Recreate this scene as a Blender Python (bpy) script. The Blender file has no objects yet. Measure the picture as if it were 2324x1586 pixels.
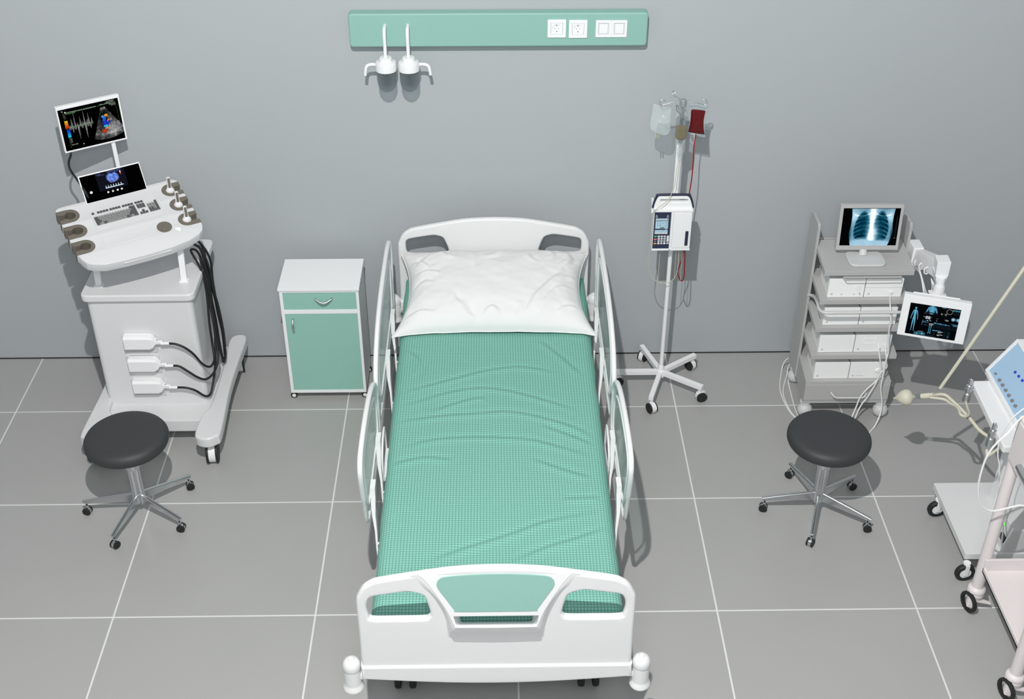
import bpy, bmesh, math, random
import numpy as np
from mathutils import Vector, Matrix, noise

scene = bpy.context.scene
COL = scene.collection
PI = math.pi
random.seed(4)


# ------------------------------------------------------------------ helpers
def lin(c):
    """sRGB 0-255 triple -> linear"""
    out = []
    for v in c:
        v = v / 255.0
        out.append(v / 12.92 if v <= 0.04045 else ((v + 0.055) / 1.055) ** 2.4)
    return tuple(out)


def mat(name, rgb, rough=0.4, metal=0.0, spec=0.5, var=0.03, nscale=40.0, bump=0.0, bscale=300.0,
        trans=0.0, ior=1.45, alpha=1.0, coat=0.0, emit=0.0):
    m = bpy.data.materials.new(name)
    m.use_nodes = True
    nt = m.node_tree
    b = nt.nodes['Principled BSDF']
    c = lin(rgb)
    tc = nt.nodes.new('ShaderNodeTexCoord')
    nz = nt.nodes.new('ShaderNodeTexNoise')
    nz.inputs['Scale'].default_value = nscale
    nz.inputs['Detail'].default_value = 3
    nt.links.new(tc.outputs['Object'], nz.inputs['Vector'])
    mx = nt.nodes.new('ShaderNodeMix')
    mx.data_type = 'RGBA'
    mx.inputs['A'].default_value = tuple(max(0, v * (1 - var)) for v in c) + (1,)
    mx.inputs['B'].default_value = tuple(min(1, v * (1 + var)) for v in c) + (1,)
    nt.links.new(nz.outputs['Fac'], mx.inputs['Factor'])
    nt.links.new(mx.outputs['Result'], b.inputs['Base Color'])
    b.inputs['Roughness'].default_value = rough
    b.inputs['Metallic'].default_value = metal
    b.inputs['Specular IOR Level'].default_value = spec
    b.inputs['Transmission Weight'].default_value = trans
    b.inputs['IOR'].default_value = ior
    b.inputs['Alpha'].default_value = alpha
    b.inputs['Coat Weight'].default_value = coat
    if emit:
        b.inputs['Emission Color'].default_value = c + (1,)
        b.inputs['Emission Strength'].default_value = emit
    if bump:
        n2 = nt.nodes.new('ShaderNodeTexNoise')
        n2.inputs['Scale'].default_value = bscale
        nt.links.new(tc.outputs['Object'], n2.inputs['Vector'])
        bp = nt.nodes.new('ShaderNodeBump')
        bp.inputs['Strength'].default_value = bump
        bp.inputs['Distance'].default_value = 0.002
        nt.links.new(n2.outputs['Fac'], bp.inputs['Height'])
        nt.links.new(bp.outputs['Normal'], b.inputs['Normal'])
    return m


def clear_mat(name, rgb, opacity, rough=0.08, rim=0.5):
    """clear plastic film: mostly see-through with a sheen, tinted"""
    m = bpy.data.materials.new(name)
    m.use_nodes = True
    nt = m.node_tree
    nt.nodes.remove(nt.nodes['Principled BSDF'])
    out = nt.nodes['Material Output']
    tr = nt.nodes.new('ShaderNodeBsdfTransparent')
    tr.inputs['Color'].default_value = lin(rgb) + (1,)
    gl = nt.nodes.new('ShaderNodeBsdfPrincipled')
    gl.inputs['Base Color'].default_value = lin(rgb) + (1,)
    gl.inputs['Roughness'].default_value = rough
    fr = nt.nodes.new('ShaderNodeLayerWeight')
    fr.inputs['Blend'].default_value = 0.35
    ad = nt.nodes.new('ShaderNodeMath')
    ad.operation = 'MULTIPLY_ADD'
    ad.inputs[1].default_value = rim
    ad.inputs[2].default_value = opacity
    ad.use_clamp = True
    nt.links.new(fr.outputs['Facing'], ad.inputs[0])
    mx = nt.nodes.new('ShaderNodeMixShader')
    nt.links.new(ad.outputs[0], mx.inputs['Fac'])
    nt.links.new(tr.outputs[0], mx.inputs[1])
    nt.links.new(gl.outputs[0], mx.inputs[2])
    nt.links.new(mx.outputs[0], out.inputs['Surface'])
    return m


class M:
    """collects shapes that become ONE mesh object"""

    def __init__(self):
        self.v, self.f, self.mi = [], [], []

    def raw(self, verts, faces, mi=0):
        o = len(self.v)
        self.v += [Vector(p) for p in verts]
        for f in faces:
            self.f.append([i + o for i in f])
            self.mi.append(mi)
        return self

    def bm(self, bm, mi=0, mx=None):
        bm.verts.ensure_lookup_table()
        bm.verts.index_update()
        vs = [(mx @ v.co if mx else v.co.copy()) for v in bm.verts]
        fs = [[v.index for v in f.verts] for f in bm.faces]
        bm.free()
        return self.raw(vs, fs, mi)

    def box(self, lo, hi, bev=0.0, mi=0, mx=None, seg=2):
        bm = bmesh.new()
        bmesh.ops.create_cube(bm, size=1.0)
        lo, hi = Vector(lo), Vector(hi)
        for v in bm.verts:
            v.co = Vector([(lo[i] + hi[i]) / 2 + v.co[i] * (hi[i] - lo[i]) for i in range(3)])
        if bev:
            bmesh.ops.bevel(bm, geom=bm.edges[:], offset=bev, segments=seg, affect='EDGES', profile=0.5)
        return self.bm(bm, mi, mx)

    def hexa(self, pts, bev=0.0, mi=0):
        """8 points: bottom loop 0-3, top loop 4-7"""
        bm = bmesh.new()
        vs = [bm.verts.new(p) for p in pts]
        for f in ((3, 2, 1, 0), (4, 5, 6, 7), (0, 1, 5, 4), (1, 2, 6, 5), (2, 3, 7, 6), (3, 0, 4, 7)):
            bm.faces.new([vs[i] for i in f])
        bmesh.ops.recalc_face_normals(bm, faces=bm.faces[:])
        if bev:
            bmesh.ops.bevel(bm, geom=bm.edges[:], offset=bev, segments=2, affect='EDGES', profile=0.5)
        return self.bm(bm, mi)

    def prism(self, poly, d, mx=None, bev=0.0, mi=0, seg=2):
        """2D polygon in local XY, extruded along local Z from 0 to d"""
        bm = bmesh.new()
        vs = [bm.verts.new((x, y, 0)) for x, y in poly]
        f = bm.faces.new(vs)
        r = bmesh.ops.extrude_face_region(bm, geom=[f])
        for e in r['geom']:
            if isinstance(e, bmesh.types.BMVert):
                e.co.z += d
        bmesh.ops.recalc_face_normals(bm, faces=bm.faces[:])
        if bev:
            es = [e for e in bm.edges if abs(e.verts[0].co.z - e.verts[1].co.z) < 1e-9]
            bmesh.ops.bevel(bm, geom=es, offset=bev, segments=seg, affect='EDGES', profile=0.5)
        return self.bm(bm, mi, mx)

    def plate(self, outer, holes, depth, bev, mx=None, mi=0, res=3):
        """flat plate with holes and rounded edges; local XY, centred on local Z"""
        cu = bpy.data.curves.new('tmp', 'CURVE')
        cu.dimensions = '2D'
        cu.fill_mode = 'BOTH'
        cu.extrude = max(0.0, depth / 2 - bev)
        cu.bevel_depth = bev
        cu.bevel_resolution = res
        cu.offset = -bev
        for k, loop in enumerate([outer] + list(holes)):
            s = cu.splines.new('POLY')
            s.points.add(len(loop) - 1)
            for i, (x, y) in enumerate(loop):
                s.points[i].co = (x, y, 0, 1)
            s.use_cyclic_u = True
        ob = bpy.data.objects.new('tmp', cu)
        COL.objects.link(ob)
        dg = bpy.context.evaluated_depsgraph_get()
        me = bpy.data.meshes.new_from_object(ob.evaluated_get(dg))
        bm = bmesh.new()
        bm.from_mesh(me)
        bmesh.ops.remove_doubles(bm, verts=bm.verts[:], dist=1e-5)
        bmesh.ops.recalc_face_normals(bm, faces=bm.faces[:])
        bpy.data.objects.remove(ob)
        bpy.data.curves.remove(cu)
        bpy.data.meshes.remove(me)
        return self.bm(bm, mi, mx)

    def lathe(self, prof, org=(0, 0, 0), axis=(0, 0, 1), n=32, mi=0):
        ax = Vector(axis).normalized()
        q = Vector((0, 0, 1)).rotation_difference(ax).to_matrix()
        org = Vector(org)
        vs, fs, rings = [], [], []
        for r, z in prof:
            if r < 1e-6:
                rings.append([len(vs)])
                vs.append(org + q @ Vector((0, 0, z)))
            else:
                rings.append(list(range(len(vs), len(vs) + n)))
                for i in range(n):
                    a = 2 * PI * i / n
                    vs.append(org + q @ Vector((r * math.cos(a), r * math.sin(a), z)))
        for a, b in zip(rings, rings[1:]):
            for i in range(n):
                j = (i + 1) % n
                if len(a) == 1 and len(b) == 1:
                    continue
                if len(a) == 1:
                    fs.append([a[0], b[j], b[i]][::-1])
                elif len(b) == 1:
                    fs.append([a[i], a[j], b[0]])
                else:
                    fs.append([a[i], a[j], b[j], b[i]])
        return self.raw(vs, fs, mi)

    def cyl(self, p0, p1, r0, r1=None, n=24, mi=0, bev=0.0):
        p0, p1 = Vector(p0), Vector(p1)
        r1 = r0 if r1 is None else r1
        L = (p1 - p0).length
        if bev:
            pr = [(0, 0), (r0 - bev, 0), (r0 - bev * .3, bev * .3), (r0, bev), (r1, L - bev), (r1 - bev * .3, L - bev * .3), (r1 - bev, L), (0, L)]
        else:
            pr = [(0, 0), (r0, 0), (r1, L), (0, L)]
        return self.lathe(pr, p0, p1 - p0, n, mi)

    def tube(self, path, r, n=10, closed=False, sub=6, mi=0, flat=1.0):
        pts = smooth(path, sub, closed) if sub > 1 else [Vector(p) for p in path]
        m = len(pts)
        tang = []
        for i in range(m):
            if closed:
                t = pts[(i + 1) % m] - pts[i - 1]
            else:
                t = pts[min(i + 1, m - 1)] - pts[max(i - 1, 0)]
            tang.append(t.normalized() if t.length > 1e-9 else Vector((0, 0, 1)))
        up = Vector((0, 0, 1)) if abs(tang[0].z) < .9 else Vector((1, 0, 0))
        nrm = (up - tang[0] * up.dot(tang[0])).normalized()
        vs, fs = [], []
        for i in range(m):
            if i:
                nrm = tang[i - 1].rotation_difference(tang[i]) @ nrm
                nrm = (nrm - tang[i] * nrm.dot(tang[i])).normalized()
            bn = tang[i].cross(nrm)
            rr = r[min(i, len(r) - 1)] if isinstance(r, (list, tuple)) else r
            for k in range(n):
                a = 2 * PI * k / n
                vs.append(pts[i] + (nrm * math.cos(a) * flat + bn * math.sin(a)) * rr)
        for i in range(m if closed else m - 1):
            j = (i + 1) % m
            for k in range(n):
                l = (k + 1) % n
                fs.append([i * n + k, i * n + l, j * n + l, j * n + k])
        if not closed:
            fs.append(list(range(n))[::-1])
            fs.append(list(range((m - 1) * n, m * n)))
        return self.raw(vs, fs, mi)

    def ball(self, c, r, sc=(1, 1, 1), mi=0, u=24, w=14, mx=None):
        bm = bmesh.new()
        bmesh.ops.create_uvsphere(bm, u_segments=u, v_segments=w, radius=r)
        for v in bm.verts:
            v.co = Vector([v.co[i] * sc[i] for i in range(3)])
            if mx:
                v.co = mx @ v.co
            v.co += Vector(c)
        return self.bm(bm, mi)

    def grid(self, fn, nu, nv, mi=0, closed_u=False):
        vs = [fn(i / (nu - 1), j / (nv - 1)) for j in range(nv) for i in range(nu)]
        fs = [[j * nu + i, j * nu + i + 1, (j + 1) * nu + i + 1, (j + 1) * nu + i] for j in range(nv - 1) for i in range(nu - 1)]
        return self.raw(vs, fs, mi)


def smooth(path, sub=6, closed=False):
    P = [Vector(p) for p in path]
    n = len(P)
    out = []
    for i in range(n if closed else n - 1):
        p0 = P[(i - 1) % n] if closed or i > 0 else P[0] * 2 - P[1]
        p1, p2 = P[i], P[(i + 1) % n]
        p3 = P[(i + 2) % n] if closed or i + 2 < n else P[-1] * 2 - P[-2]
        for k in range(sub):
            t = k / sub
            out.append(0.5 * ((2 * p1) + (p2 - p0) * t + (2 * p0 - 5 * p1 + 4 * p2 - p3) * t * t + (3 * p1 - p0 - 3 * p2 + p3) * t ** 3))
    if not closed:
        out.append(P[-1])
    return out


def smooth2(loop, sub=4, closed=True):
    return [(p.x, p.y) for p in smooth([(x, y, 0) for x, y in loop], sub, closed)]


def rpoly(pts, r, seg=6):
    """polygon with rounded corners; r a number or one per corner"""
    out = []
    n = len(pts)
    for i in range(n):
        p = Vector(pts[i]).to_2d()
        a = (Vector(pts[i - 1]).to_2d() - p)
        b = (Vector(pts[(i + 1) % n]).to_2d() - p)
        rr = r[i] if isinstance(r, (list, tuple)) else r
        d = min(rr, a.length * .49, b.length * .49)
        if d < 1e-6:
            out.append((p.x, p.y))
            continue
        p0, p1 = p + a.normalized() * d, p + b.normalized() * d
        for k in range(seg + 1):
            t = k / seg
            q = p0 * (1 - t) ** 2 + p * 2 * t * (1 - t) + p1 * t * t
            out.append((q.x, q.y))
    return out


def rect(x0, y0, x1, y1, r=0.0, seg=5):
    return rpoly([(x0, y0), (x1, y0), (x1, y1), (x0, y1)], r, seg) if r else [(x0, y0), (x1, y0), (x1, y1), (x0, y1)]


def frame(org, ex, ey):
    """matrix with local X = ex, local Y = ey, local Z = ex x ey"""
    ex, ey = Vector(ex).normalized(), Vector(ey).normalized()
    ez = ex.cross(ey)
    m = Matrix((ex, ey, ez)).transposed().to_4x4()
    m.translation = Vector(org)
    return m


XZ = lambda y: frame((0, y, 0), (1, 0, 0), (0, 0, 1))        # local Z points to -y (towards the viewer)
YZ = lambda x: frame((x, 0, 0), (0, 1, 0), (0, 0, 1))        # local Z points to +x
ROOT = {}


def thing(name, label, cat, loc=(0, 0, 0), group=None, rotz=0.0):
    o = bpy.data.objects.new(name, None)
    o.empty_display_size = 0.1
    COL.objects.link(o)
    o.location = loc
    o.rotation_euler = (0, 0, rotz)
    o['label'] = label
    o['category'] = cat
    if group:
        o['group'] = group
    ROOT[o.name] = Vector(loc)
    return o


def obj(name, m, mats, parent=None, label=None, local=False, sharp=40, off=None):
    """link a collected mesh as one object. vertices are given in world coordinates unless local."""
    me = bpy.data.meshes.new(name)
    o = bpy.data.objects.new(name, me)
    if off is None:
        off = Vector((0, 0, 0))
        if parent is not None and not local:
            p = parent
            while p.parent is not None:
                p = p.parent
            off = ROOT.get(p.name, Vector((0, 0, 0)))
    me.from_pydata([tuple(v - off) for v in m.v], [], m.f)
    for mm in (mats if isinstance(mats, (list, tuple)) else [mats]):
        me.materials.append(mm)
    me.polygons.foreach_set('material_index', m.mi)
    me.polygons.foreach_set('use_smooth', [True] * len(m.f))
    me.update()
    me.set_sharp_from_angle(angle=math.radians(sharp))
    COL.objects.link(o)
    if parent is not None:
        o.parent = parent
    if label:
        o['label'] = label
    if sharp < 100 and len(m.f) < 20000:
        wn = o.modifiers.new('normals', 'WEIGHTED_NORMAL')
        wn.keep_sharp = True
        wn.weight = 60
    return o


def tag(o, label, cat, group=None):
    o['label'] = label
    o['category'] = cat
    if group:
        o['group'] = group
    return o


def struct(o):
    o['kind'] = 'structure'
    return o


def copy_tree(o, parent=None):
    c = o.copy()
    COL.objects.link(c)
    if parent is not None:
        c.parent = parent
    for ch in list(o.children):
        copy_tree(ch, c)
    return c


# ------------------------------------------------------------------ materials
WHITE = mat('white_plastic', (238, 239, 240), 0.34, var=0.01)
USWHITE = mat('glossy_white', (219, 220, 221), 0.3, var=0.01)
WHITE_M = mat('white_enamel', (240, 241, 242), 0.42, var=0.015)
BEDWHITE = mat('bed_white_plastic', (231, 232, 232), 0.36, var=0.008)
GREYPL = mat('grey_plastic', (182, 182, 181), 0.5, var=0.02)
PALEGREY = mat('pale_grey_plastic', (205, 206, 206), 0.45, var=0.02)
DEVICE = mat('device_white', (246, 247, 246), 0.28, var=0.01)
GREEN = mat('mint_panel', (141, 184, 173), 0.5, var=0.02, bump=0.05, bscale=500)
GREEN2 = mat('mint_laminate', (146, 194, 180), 0.55, var=0.02)
RUBBER = mat('black_rubber', (34, 35, 36), 0.6, var=0.08)
LEATHER = mat('black_leather', (56, 58, 60), 0.55, var=0.06, bump=0.12, bscale=260)
CHROME = mat('chrome', (212, 215, 217), 0.24, metal=1.0, var=0.01)
STEEL = mat('brushed_steel', (208, 210, 212), 0.3, metal=1.0, var=0.06, nscale=120)
DARKMETAL = mat('dark_metal', (70, 72, 74), 0.45, metal=0.6, var=0.05)
TAUPE = mat('taupe_rubber', (112, 106, 96), 0.6, var=0.05)
CABLE = mat('black_cable', (32, 33, 34), 0.5, var=0.05)
WCABLE = mat('white_cable', (236, 236, 236), 0.4, var=0.02)
BLACKGL = mat('black_glass', (4, 4, 5), 0.22, var=0.02)
NAVY = mat('navy_plastic', (38, 44, 66), 0.45, var=0.04)
CREAM = mat('cream_silicone', (206, 202, 184), 0.5, var=0.03)
PINK = mat('pinkish_enamel', (226, 219, 219), 0.45, var=0.015)
SKYBLUE = mat('sky_blue_panel', (168, 199, 226), 0.5, var=0.02)
KNOB = mat('grey_knob', (132, 130, 128), 0.4, var=0.05)
BLUEBTN = mat('blue_button', (36, 62, 190), 0.35, var=0.05)
LED = mat('green_led', (96, 214, 70), 0.3, emit=0.5)
KDARK = mat('dark_key', (88, 88, 89), 0.55, var=0.06)
KMID = mat('mid_grey_key', (140, 140, 140), 0.55, var=0.05)
REDTUBE = mat('red_tube', (150, 18, 22), 0.3, var=0.05)
PILLOW = mat('white_cotton', (228, 228, 228), 0.85, spec=0.2, var=0.012, bump=0.08, bscale=600)
GLASS = clear_mat('clear_glass', (226, 230, 232), 0.035, 0.05, 0.22)
TINTPANEL = clear_mat('clear_rail_panel', (238, 246, 244), 0.05, 0.12, 0.2)
FILM = clear_mat('clear_film', (232, 238, 240), 0.2, 0.1, 0.3)
FLUID = clear_mat('infusion_fluid', (244, 248, 248), 0.2, 0.12, 0.3)
BLOOD = mat('blood_bag', (92, 9, 12), 0.2, var=0.08, nscale=20)
AMBER = clear_mat('amber_fluid', (196, 176, 128), 0.4, 0.1, 0.3)
CLEARTUBE = clear_mat('clear_tube', (226, 224, 204), 0.5, 0.15)


def waffle_mat():
    m = bpy.data.materials.new('mint_waffle_fabric')
    m.use_nodes = True
    nt = m.node_tree
    b = nt.nodes['Principled BSDF']
    N = nt.nodes.new
    tc = N('ShaderNodeTexCoord')
    nz = N('ShaderNodeTexNoise')
    nz.inputs['Scale'].default_value = 30
    nt.links.new(tc.outputs['UV'], nz.inputs['Vector'])
    # a little irregularity in the weave
    sc = N('ShaderNodeVectorMath'); sc.operation = 'SCALE'; sc.inputs['Scale'].default_value = 0.0035
    nt.links.new(nz.outputs['Color'], sc.inputs[0])
    ad = N('ShaderNodeVectorMath'); ad.operation = 'ADD'
    nt.links.new(tc.outputs['UV'], ad.inputs[0])
    nt.links.new(sc.outputs[0], ad.inputs[1])
    sp = N('ShaderNodeSeparateXYZ')
    nt.links.new(ad.outputs[0], sp.inputs[0])

    def wave(sock):
        a = N('ShaderNodeMath'); a.operation = 'MULTIPLY'; a.inputs[1].default_value = PI / 0.0142
        nt.links.new(sock, a.inputs[0])
        s = N('ShaderNodeMath'); s.operation = 'SINE'
        nt.links.new(a.outputs[0], s.inputs[0])
        c = N('ShaderNodeMath'); c.operation = 'ABSOLUTE'
        nt.links.new(s.outputs[0], c.inputs[0])
        return c.outputs[0]

    mn = N('ShaderNodeMath'); mn.operation = 'MULTIPLY'
    nt.links.new(wave(sp.outputs['X']), mn.inputs[0])
    nt.links.new(wave(sp.outputs['Y']), mn.inputs[1])
    pw = N('ShaderNodeMath'); pw.operation = 'POWER'; pw.inputs[1].default_value = 0.6
    nt.links.new(mn.outputs[0], pw.inputs[0])
    mx = N('ShaderNodeMix'); mx.data_type = 'RGBA'
    mx.inputs['A'].default_value = lin((99, 153, 139)) + (1,)
    mx.inputs['B'].default_value = lin((143, 202, 186)) + (1,)
    nt.links.new(pw.outputs[0], mx.inputs['Factor'])
    nt.links.new(mx.outputs['Result'], b.inputs['Base Color'])
    bp = N('ShaderNodeBump')
    bp.inputs['Strength'].default_value = 0.6
    bp.inputs['Distance'].default_value = 0.004
    nt.links.new(pw.outputs[0], bp.inputs['Height'])
    nt.links.new(bp.outputs['Normal'], b.inputs['Normal'])
    b.inputs['Roughness'].default_value = 0.8
    b.inputs['Specular IOR Level'].default_value = 0.2
    return m


def floor_mat():
    m = bpy.data.materials.new('grey_floor_tiles')
    m.use_nodes = True
    nt = m.node_tree
    b = nt.nodes['Principled BSDF']
    N = nt.nodes.new
    tc = N('ShaderNodeTexCoord')
    sp = N('ShaderNodeSeparateXYZ')
    nt.links.new(tc.outputs['Object'], sp.inputs[0])

    def line(sock, size):
        a = N('ShaderNodeMath'); a.operation = 'DIVIDE'; a.inputs[1].default_value = size
        nt.links.new(sock, a.inputs[0])
        f = N('ShaderNodeMath'); f.operation = 'ADD'; f.inputs[1].default_value = 0.5
        nt.links.new(a.outputs[0], f.inputs[0])
        fr = N('ShaderNodeMath'); fr.operation = 'FRACT'
        nt.links.new(f.outputs[0], fr.inputs[0])
        s = N('ShaderNodeMath'); s.operation = 'SUBTRACT'; s.inputs[1].default_value = 0.5
        nt.links.new(fr.outputs[0], s.inputs[0])
        ab = N('ShaderNodeMath'); ab.operation = 'ABSOLUTE'
        nt.links.new(s.outputs[0], ab.inputs[0])
        lt = N('ShaderNodeMath'); lt.operation = 'LESS_THAN'; lt.inputs[1].default_value = 0.0043 / size
        nt.links.new(ab.outputs[0], lt.inputs[0])
        return lt.outputs[0]

    mxl = N('ShaderNodeMath'); mxl.operation = 'MAXIMUM'
    nt.links.new(line(sp.outputs['X'], 1.0), mxl.inputs[0])
    nt.links.new(line(sp.outputs['Y'], 0.8409), mxl.inputs[1])
    nz = N('ShaderNodeTexNoise'); nz.inputs['Scale'].default_value = 2.2; nz.inputs['Detail'].default_value = 4
    nt.links.new(tc.outputs['Object'], nz.inputs['Vector'])
    tile = N('ShaderNodeMix'); tile.data_type = 'RGBA'
    tile.inputs['A'].default_value = lin(FLOOR_A) + (1,)
    tile.inputs['B'].default_value = lin(FLOOR_B) + (1,)
    nt.links.new(nz.outputs['Fac'], tile.inputs['Factor'])
    mx = N('ShaderNodeMix'); mx.data_type = 'RGBA'
    mx.inputs['B'].default_value = lin((222, 223, 222)) + (1,)
    nt.links.new(mxl.outputs[0], mx.inputs['Factor'])
    nt.links.new(tile.outputs['Result'], mx.inputs['A'])
    nt.links.new(mx.outputs['Result'], b.inputs['Base Color'])
    b.inputs['Roughness'].default_value = 0.3
    b.inputs['Specular IOR Level'].default_value = 0.35
    return m


FLOOR_A, FLOOR_B = (166, 166, 165), (171, 171, 170)
WALLC = (174, 179, 182)
WAFFLE = waffle_mat()
FLOORM = floor_mat()
WALLM = mat('pale_grey_wall', WALLC, 0.75, spec=0.2, var=0.012, nscale=3, bump=0.04, bscale=400)
SEAM = mat('dark_seam', (38, 40, 42), 0.8)

# ------------------------------------------------------------------ painted screens (pixel pictures kept as mesh colours)
GLYPH = {
    '0': ('111', '101', '101', '101', '111'), '1': ('010', '110', '010', '010', '111'), '2': ('111', '001', '111', '100', '111'),
    '3': ('111', '001', '111', '001', '111'), '4': ('101', '101', '111', '001', '001'), '5': ('111', '100', '111', '001', '111'),
    '6': ('111', '100', '111', '101', '111'), '7': ('111', '001', '010', '010', '010'), '8': ('111', '101', '111', '101', '111'),
    '9': ('111', '101', '111', '001', '111'), '.': ('000', '000', '000', '000', '010'), '-': ('000', '000', '111', '000', '000')}


class Paint:
    def __init__(self, w, h, bg=(0, 0, 0)):
        self.w, self.h = w, h
        self.a = np.zeros((h, w, 3)) + np.array(bg) / 255.0
        yy, xx = np.mgrid[0:h, 0:w]
        self.u, self.v = (xx + .5) / w, (yy + .5) / h
        self.asp = w / h
        self.rng = np.random.RandomState(7)

    def put(self, mask, rgb):
        mk = np.clip(mask.astype(float), 0, 1)[..., None]
        self.a = self.a * (1 - mk) + mk * (np.array(rgb) / 255.0 if np.ndim(rgb) == 1 else rgb)

    def rect(self, u0, v0, u1, v1, rgb, al=1.0):
        self.put(((self.u >= u0) & (self.u <= u1) & (self.v >= v0) & (self.v <= v1)) * al, rgb)

    def disc(self, u, v, r, rgb, r0=0.0, al=1.0):
        d = np.hypot((self.u - u) * self.asp, self.v - v)
        self.put(np.clip((r - d) * self.h + .5, 0, 1) * (d >= r0) * al, rgb)

    def capsule(self, p, q, r, rgb, al=1.0, r2=None):
        px, py, qx, qy = p[0] * self.asp, p[1], q[0] * self.asp, q[1]
        x, y = self.u * self.asp, self.v
        dx, dy = qx - px, qy - py
        t = np.clip(((x - px) * dx + (y - py) * dy) / (dx * dx + dy * dy + 1e-12), 0, 1)
        rr = r + ((r2 if r2 is not None else r) - r) * t
        d = np.hypot(x - px - t * dx, y - py - t * dy)
        self.put(np.clip((rr - d) * self.h + .5, 0, 1) * al, rgb)

    def line(self, pts, r, rgb, al=1.0):
        for p, q in zip(pts, pts[1:]):
            self.capsule(p, q, r, rgb, al)

    def words(self, u0, v, u1, rgb, hgt=0.018, al=.8):
        """unreadable rows of tiny type, as on the photo"""
        c0, c1 = int(u0 * self.w), int(u1 * self.w)
        r0, r1 = int(v * self.h), max(int(v * self.h) + 1, int((v + hgt) * self.h))
        on = self.rng.rand(r1 - r0, max(1, c1 - c0)) > .45
        gap = self.rng.rand(max(1, c1 - c0)) > .86
        on[:, gap] = False
        m = np.zeros((self.h, self.w))
        m[r0:r1, c0:c1] = on
        self.put(m * al, rgb)

    def digits(self, s, u, v, px, rgb):
        x, y = int(u * self.w), int(v * self.h)
        for ch in s:
            g = GLYPH[ch]
            for r in range(5):
                for c in range(3):
                    if g[r][c] == '1':
                        self.a[y + r * px:y + (r + 1) * px, x + c * px:x + (c + 1) * px] = np.array(rgb) / 255.0
            x += 4 * px

    def noise(self, n):
        z = self.rng.rand(n, int(n * self.asp) + 1)
        yi = np.clip((self.v * (n - 1)), 0, n - 1.001)
        xi = np.clip(self.u * (z.shape[1] - 1), 0, z.shape[1] - 1.001)
        y0, x0 = yi.astype(int), xi.astype(int)
        fy, fx = yi - y0, xi - x0
        return (z[y0, x0] * (1 - fy) * (1 - fx) + z[y0, x0 + 1] * (1 - fy) * fx + z[y0 + 1, x0] * fy * (1 - fx) + z[y0 + 1, x0 + 1] * fy * fx)


def emis_mat(name, strength=1.0, rough=0.3):
    m = bpy.data.materials.new(name)
    m.use_nodes = True
    nt = m.node_tree
    b = nt.nodes['Principled BSDF']
    at = nt.nodes.new('ShaderNodeAttribute')
    at.attribute_name = 'Picture'
    b.inputs['Base Color'].default_value = (0, 0, 0, 1)
    b.inputs['Roughness'].default_value = rough
    b.inputs['Specular IOR Level'].default_value = 0.0
    nt.links.new(at.outputs['Color'], b.inputs['Emission Color'])
    b.inputs['Emission Strength'].default_value = strength
    return m


SCREENM = emis_mat('lit_screen', 1.0)
PRINTM = bpy.data.materials.new('printed_panel')
PRINTM.use_nodes = True
_at = PRINTM.node_tree.nodes.new('ShaderNodeAttribute')
_at.attribute_name = 'Picture'
PRINTM.node_tree.links.new(_at.outputs['Color'], PRINTM.node_tree.nodes['Principled BSDF'].inputs['Base Color'])
PRINTM.node_tree.nodes['Principled BSDF'].inputs['Roughness'].default_value = 0.4


def picture(name, paint, org, ex, ey, w, h, parent, material=None, label=None):
    """a flat display: org is its lower left corner, ex / ey its axes"""
    org, ex, ey = Vector(org), Vector(ex).normalized(), Vector(ey).normalized()
    m = M()
    W, H = paint.w, paint.h
    m.grid(lambda u, v: org + ex * (u * w) + ey * (v * h), W, H)
    o = obj(name, m, material or SCREENM, parent, label)
    a = np.clip(paint.a[::-1].reshape(-1, 3), 0, 1)
    a = np.where(a <= 0.04045, a / 12.92, ((a + 0.055) / 1.055) ** 2.4)
    c = np.ones((W * H, 4), dtype=np.float32)
    c[:, :3] = a
    at = o.data.color_attributes.new('Picture', 'FLOAT_COLOR', 'POINT')
    at.data.foreach_set('color', c.ravel())
    return o


# ------------------------------------------------------------------ room
WALL_Y = -0.2741
m = M().box((-4, -9.5, -0.1), (12, WALL_Y + .15, 0.0))
struct(obj('floor', m, FLOORM))
m = M().box((-4, WALL_Y, 0.0), (12, WALL_Y + .15, 4.2))
struct(obj('wall_back', m, WALLM))
m = M().box((-4, WALL_Y - 0.004, 0.0), (12, WALL_Y, 0.007))  # dark strip paints the shade of the gap at the wall foot
struct(obj('gap_shade_strip', m, SEAM))

# ------------------------------------------------------------------ wall unit with sockets
m = M()
X0, X1, Z0, Z1 = 3.128, 4.745, 2.096, 2.283
YF, YB = -0.345, WALL_Y - .001
m.prism(rect(X0, Z0, X1, Z1, .022, 8), YB - YF, XZ(YB), bev=0.009, seg=4)
unit = thing('bed_head_unit', 'long mint green service panel fixed on the wall above the bed', 'wall panel', (3.9365, YB, Z0))
obj('panel', m, GREEN, unit)


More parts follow.
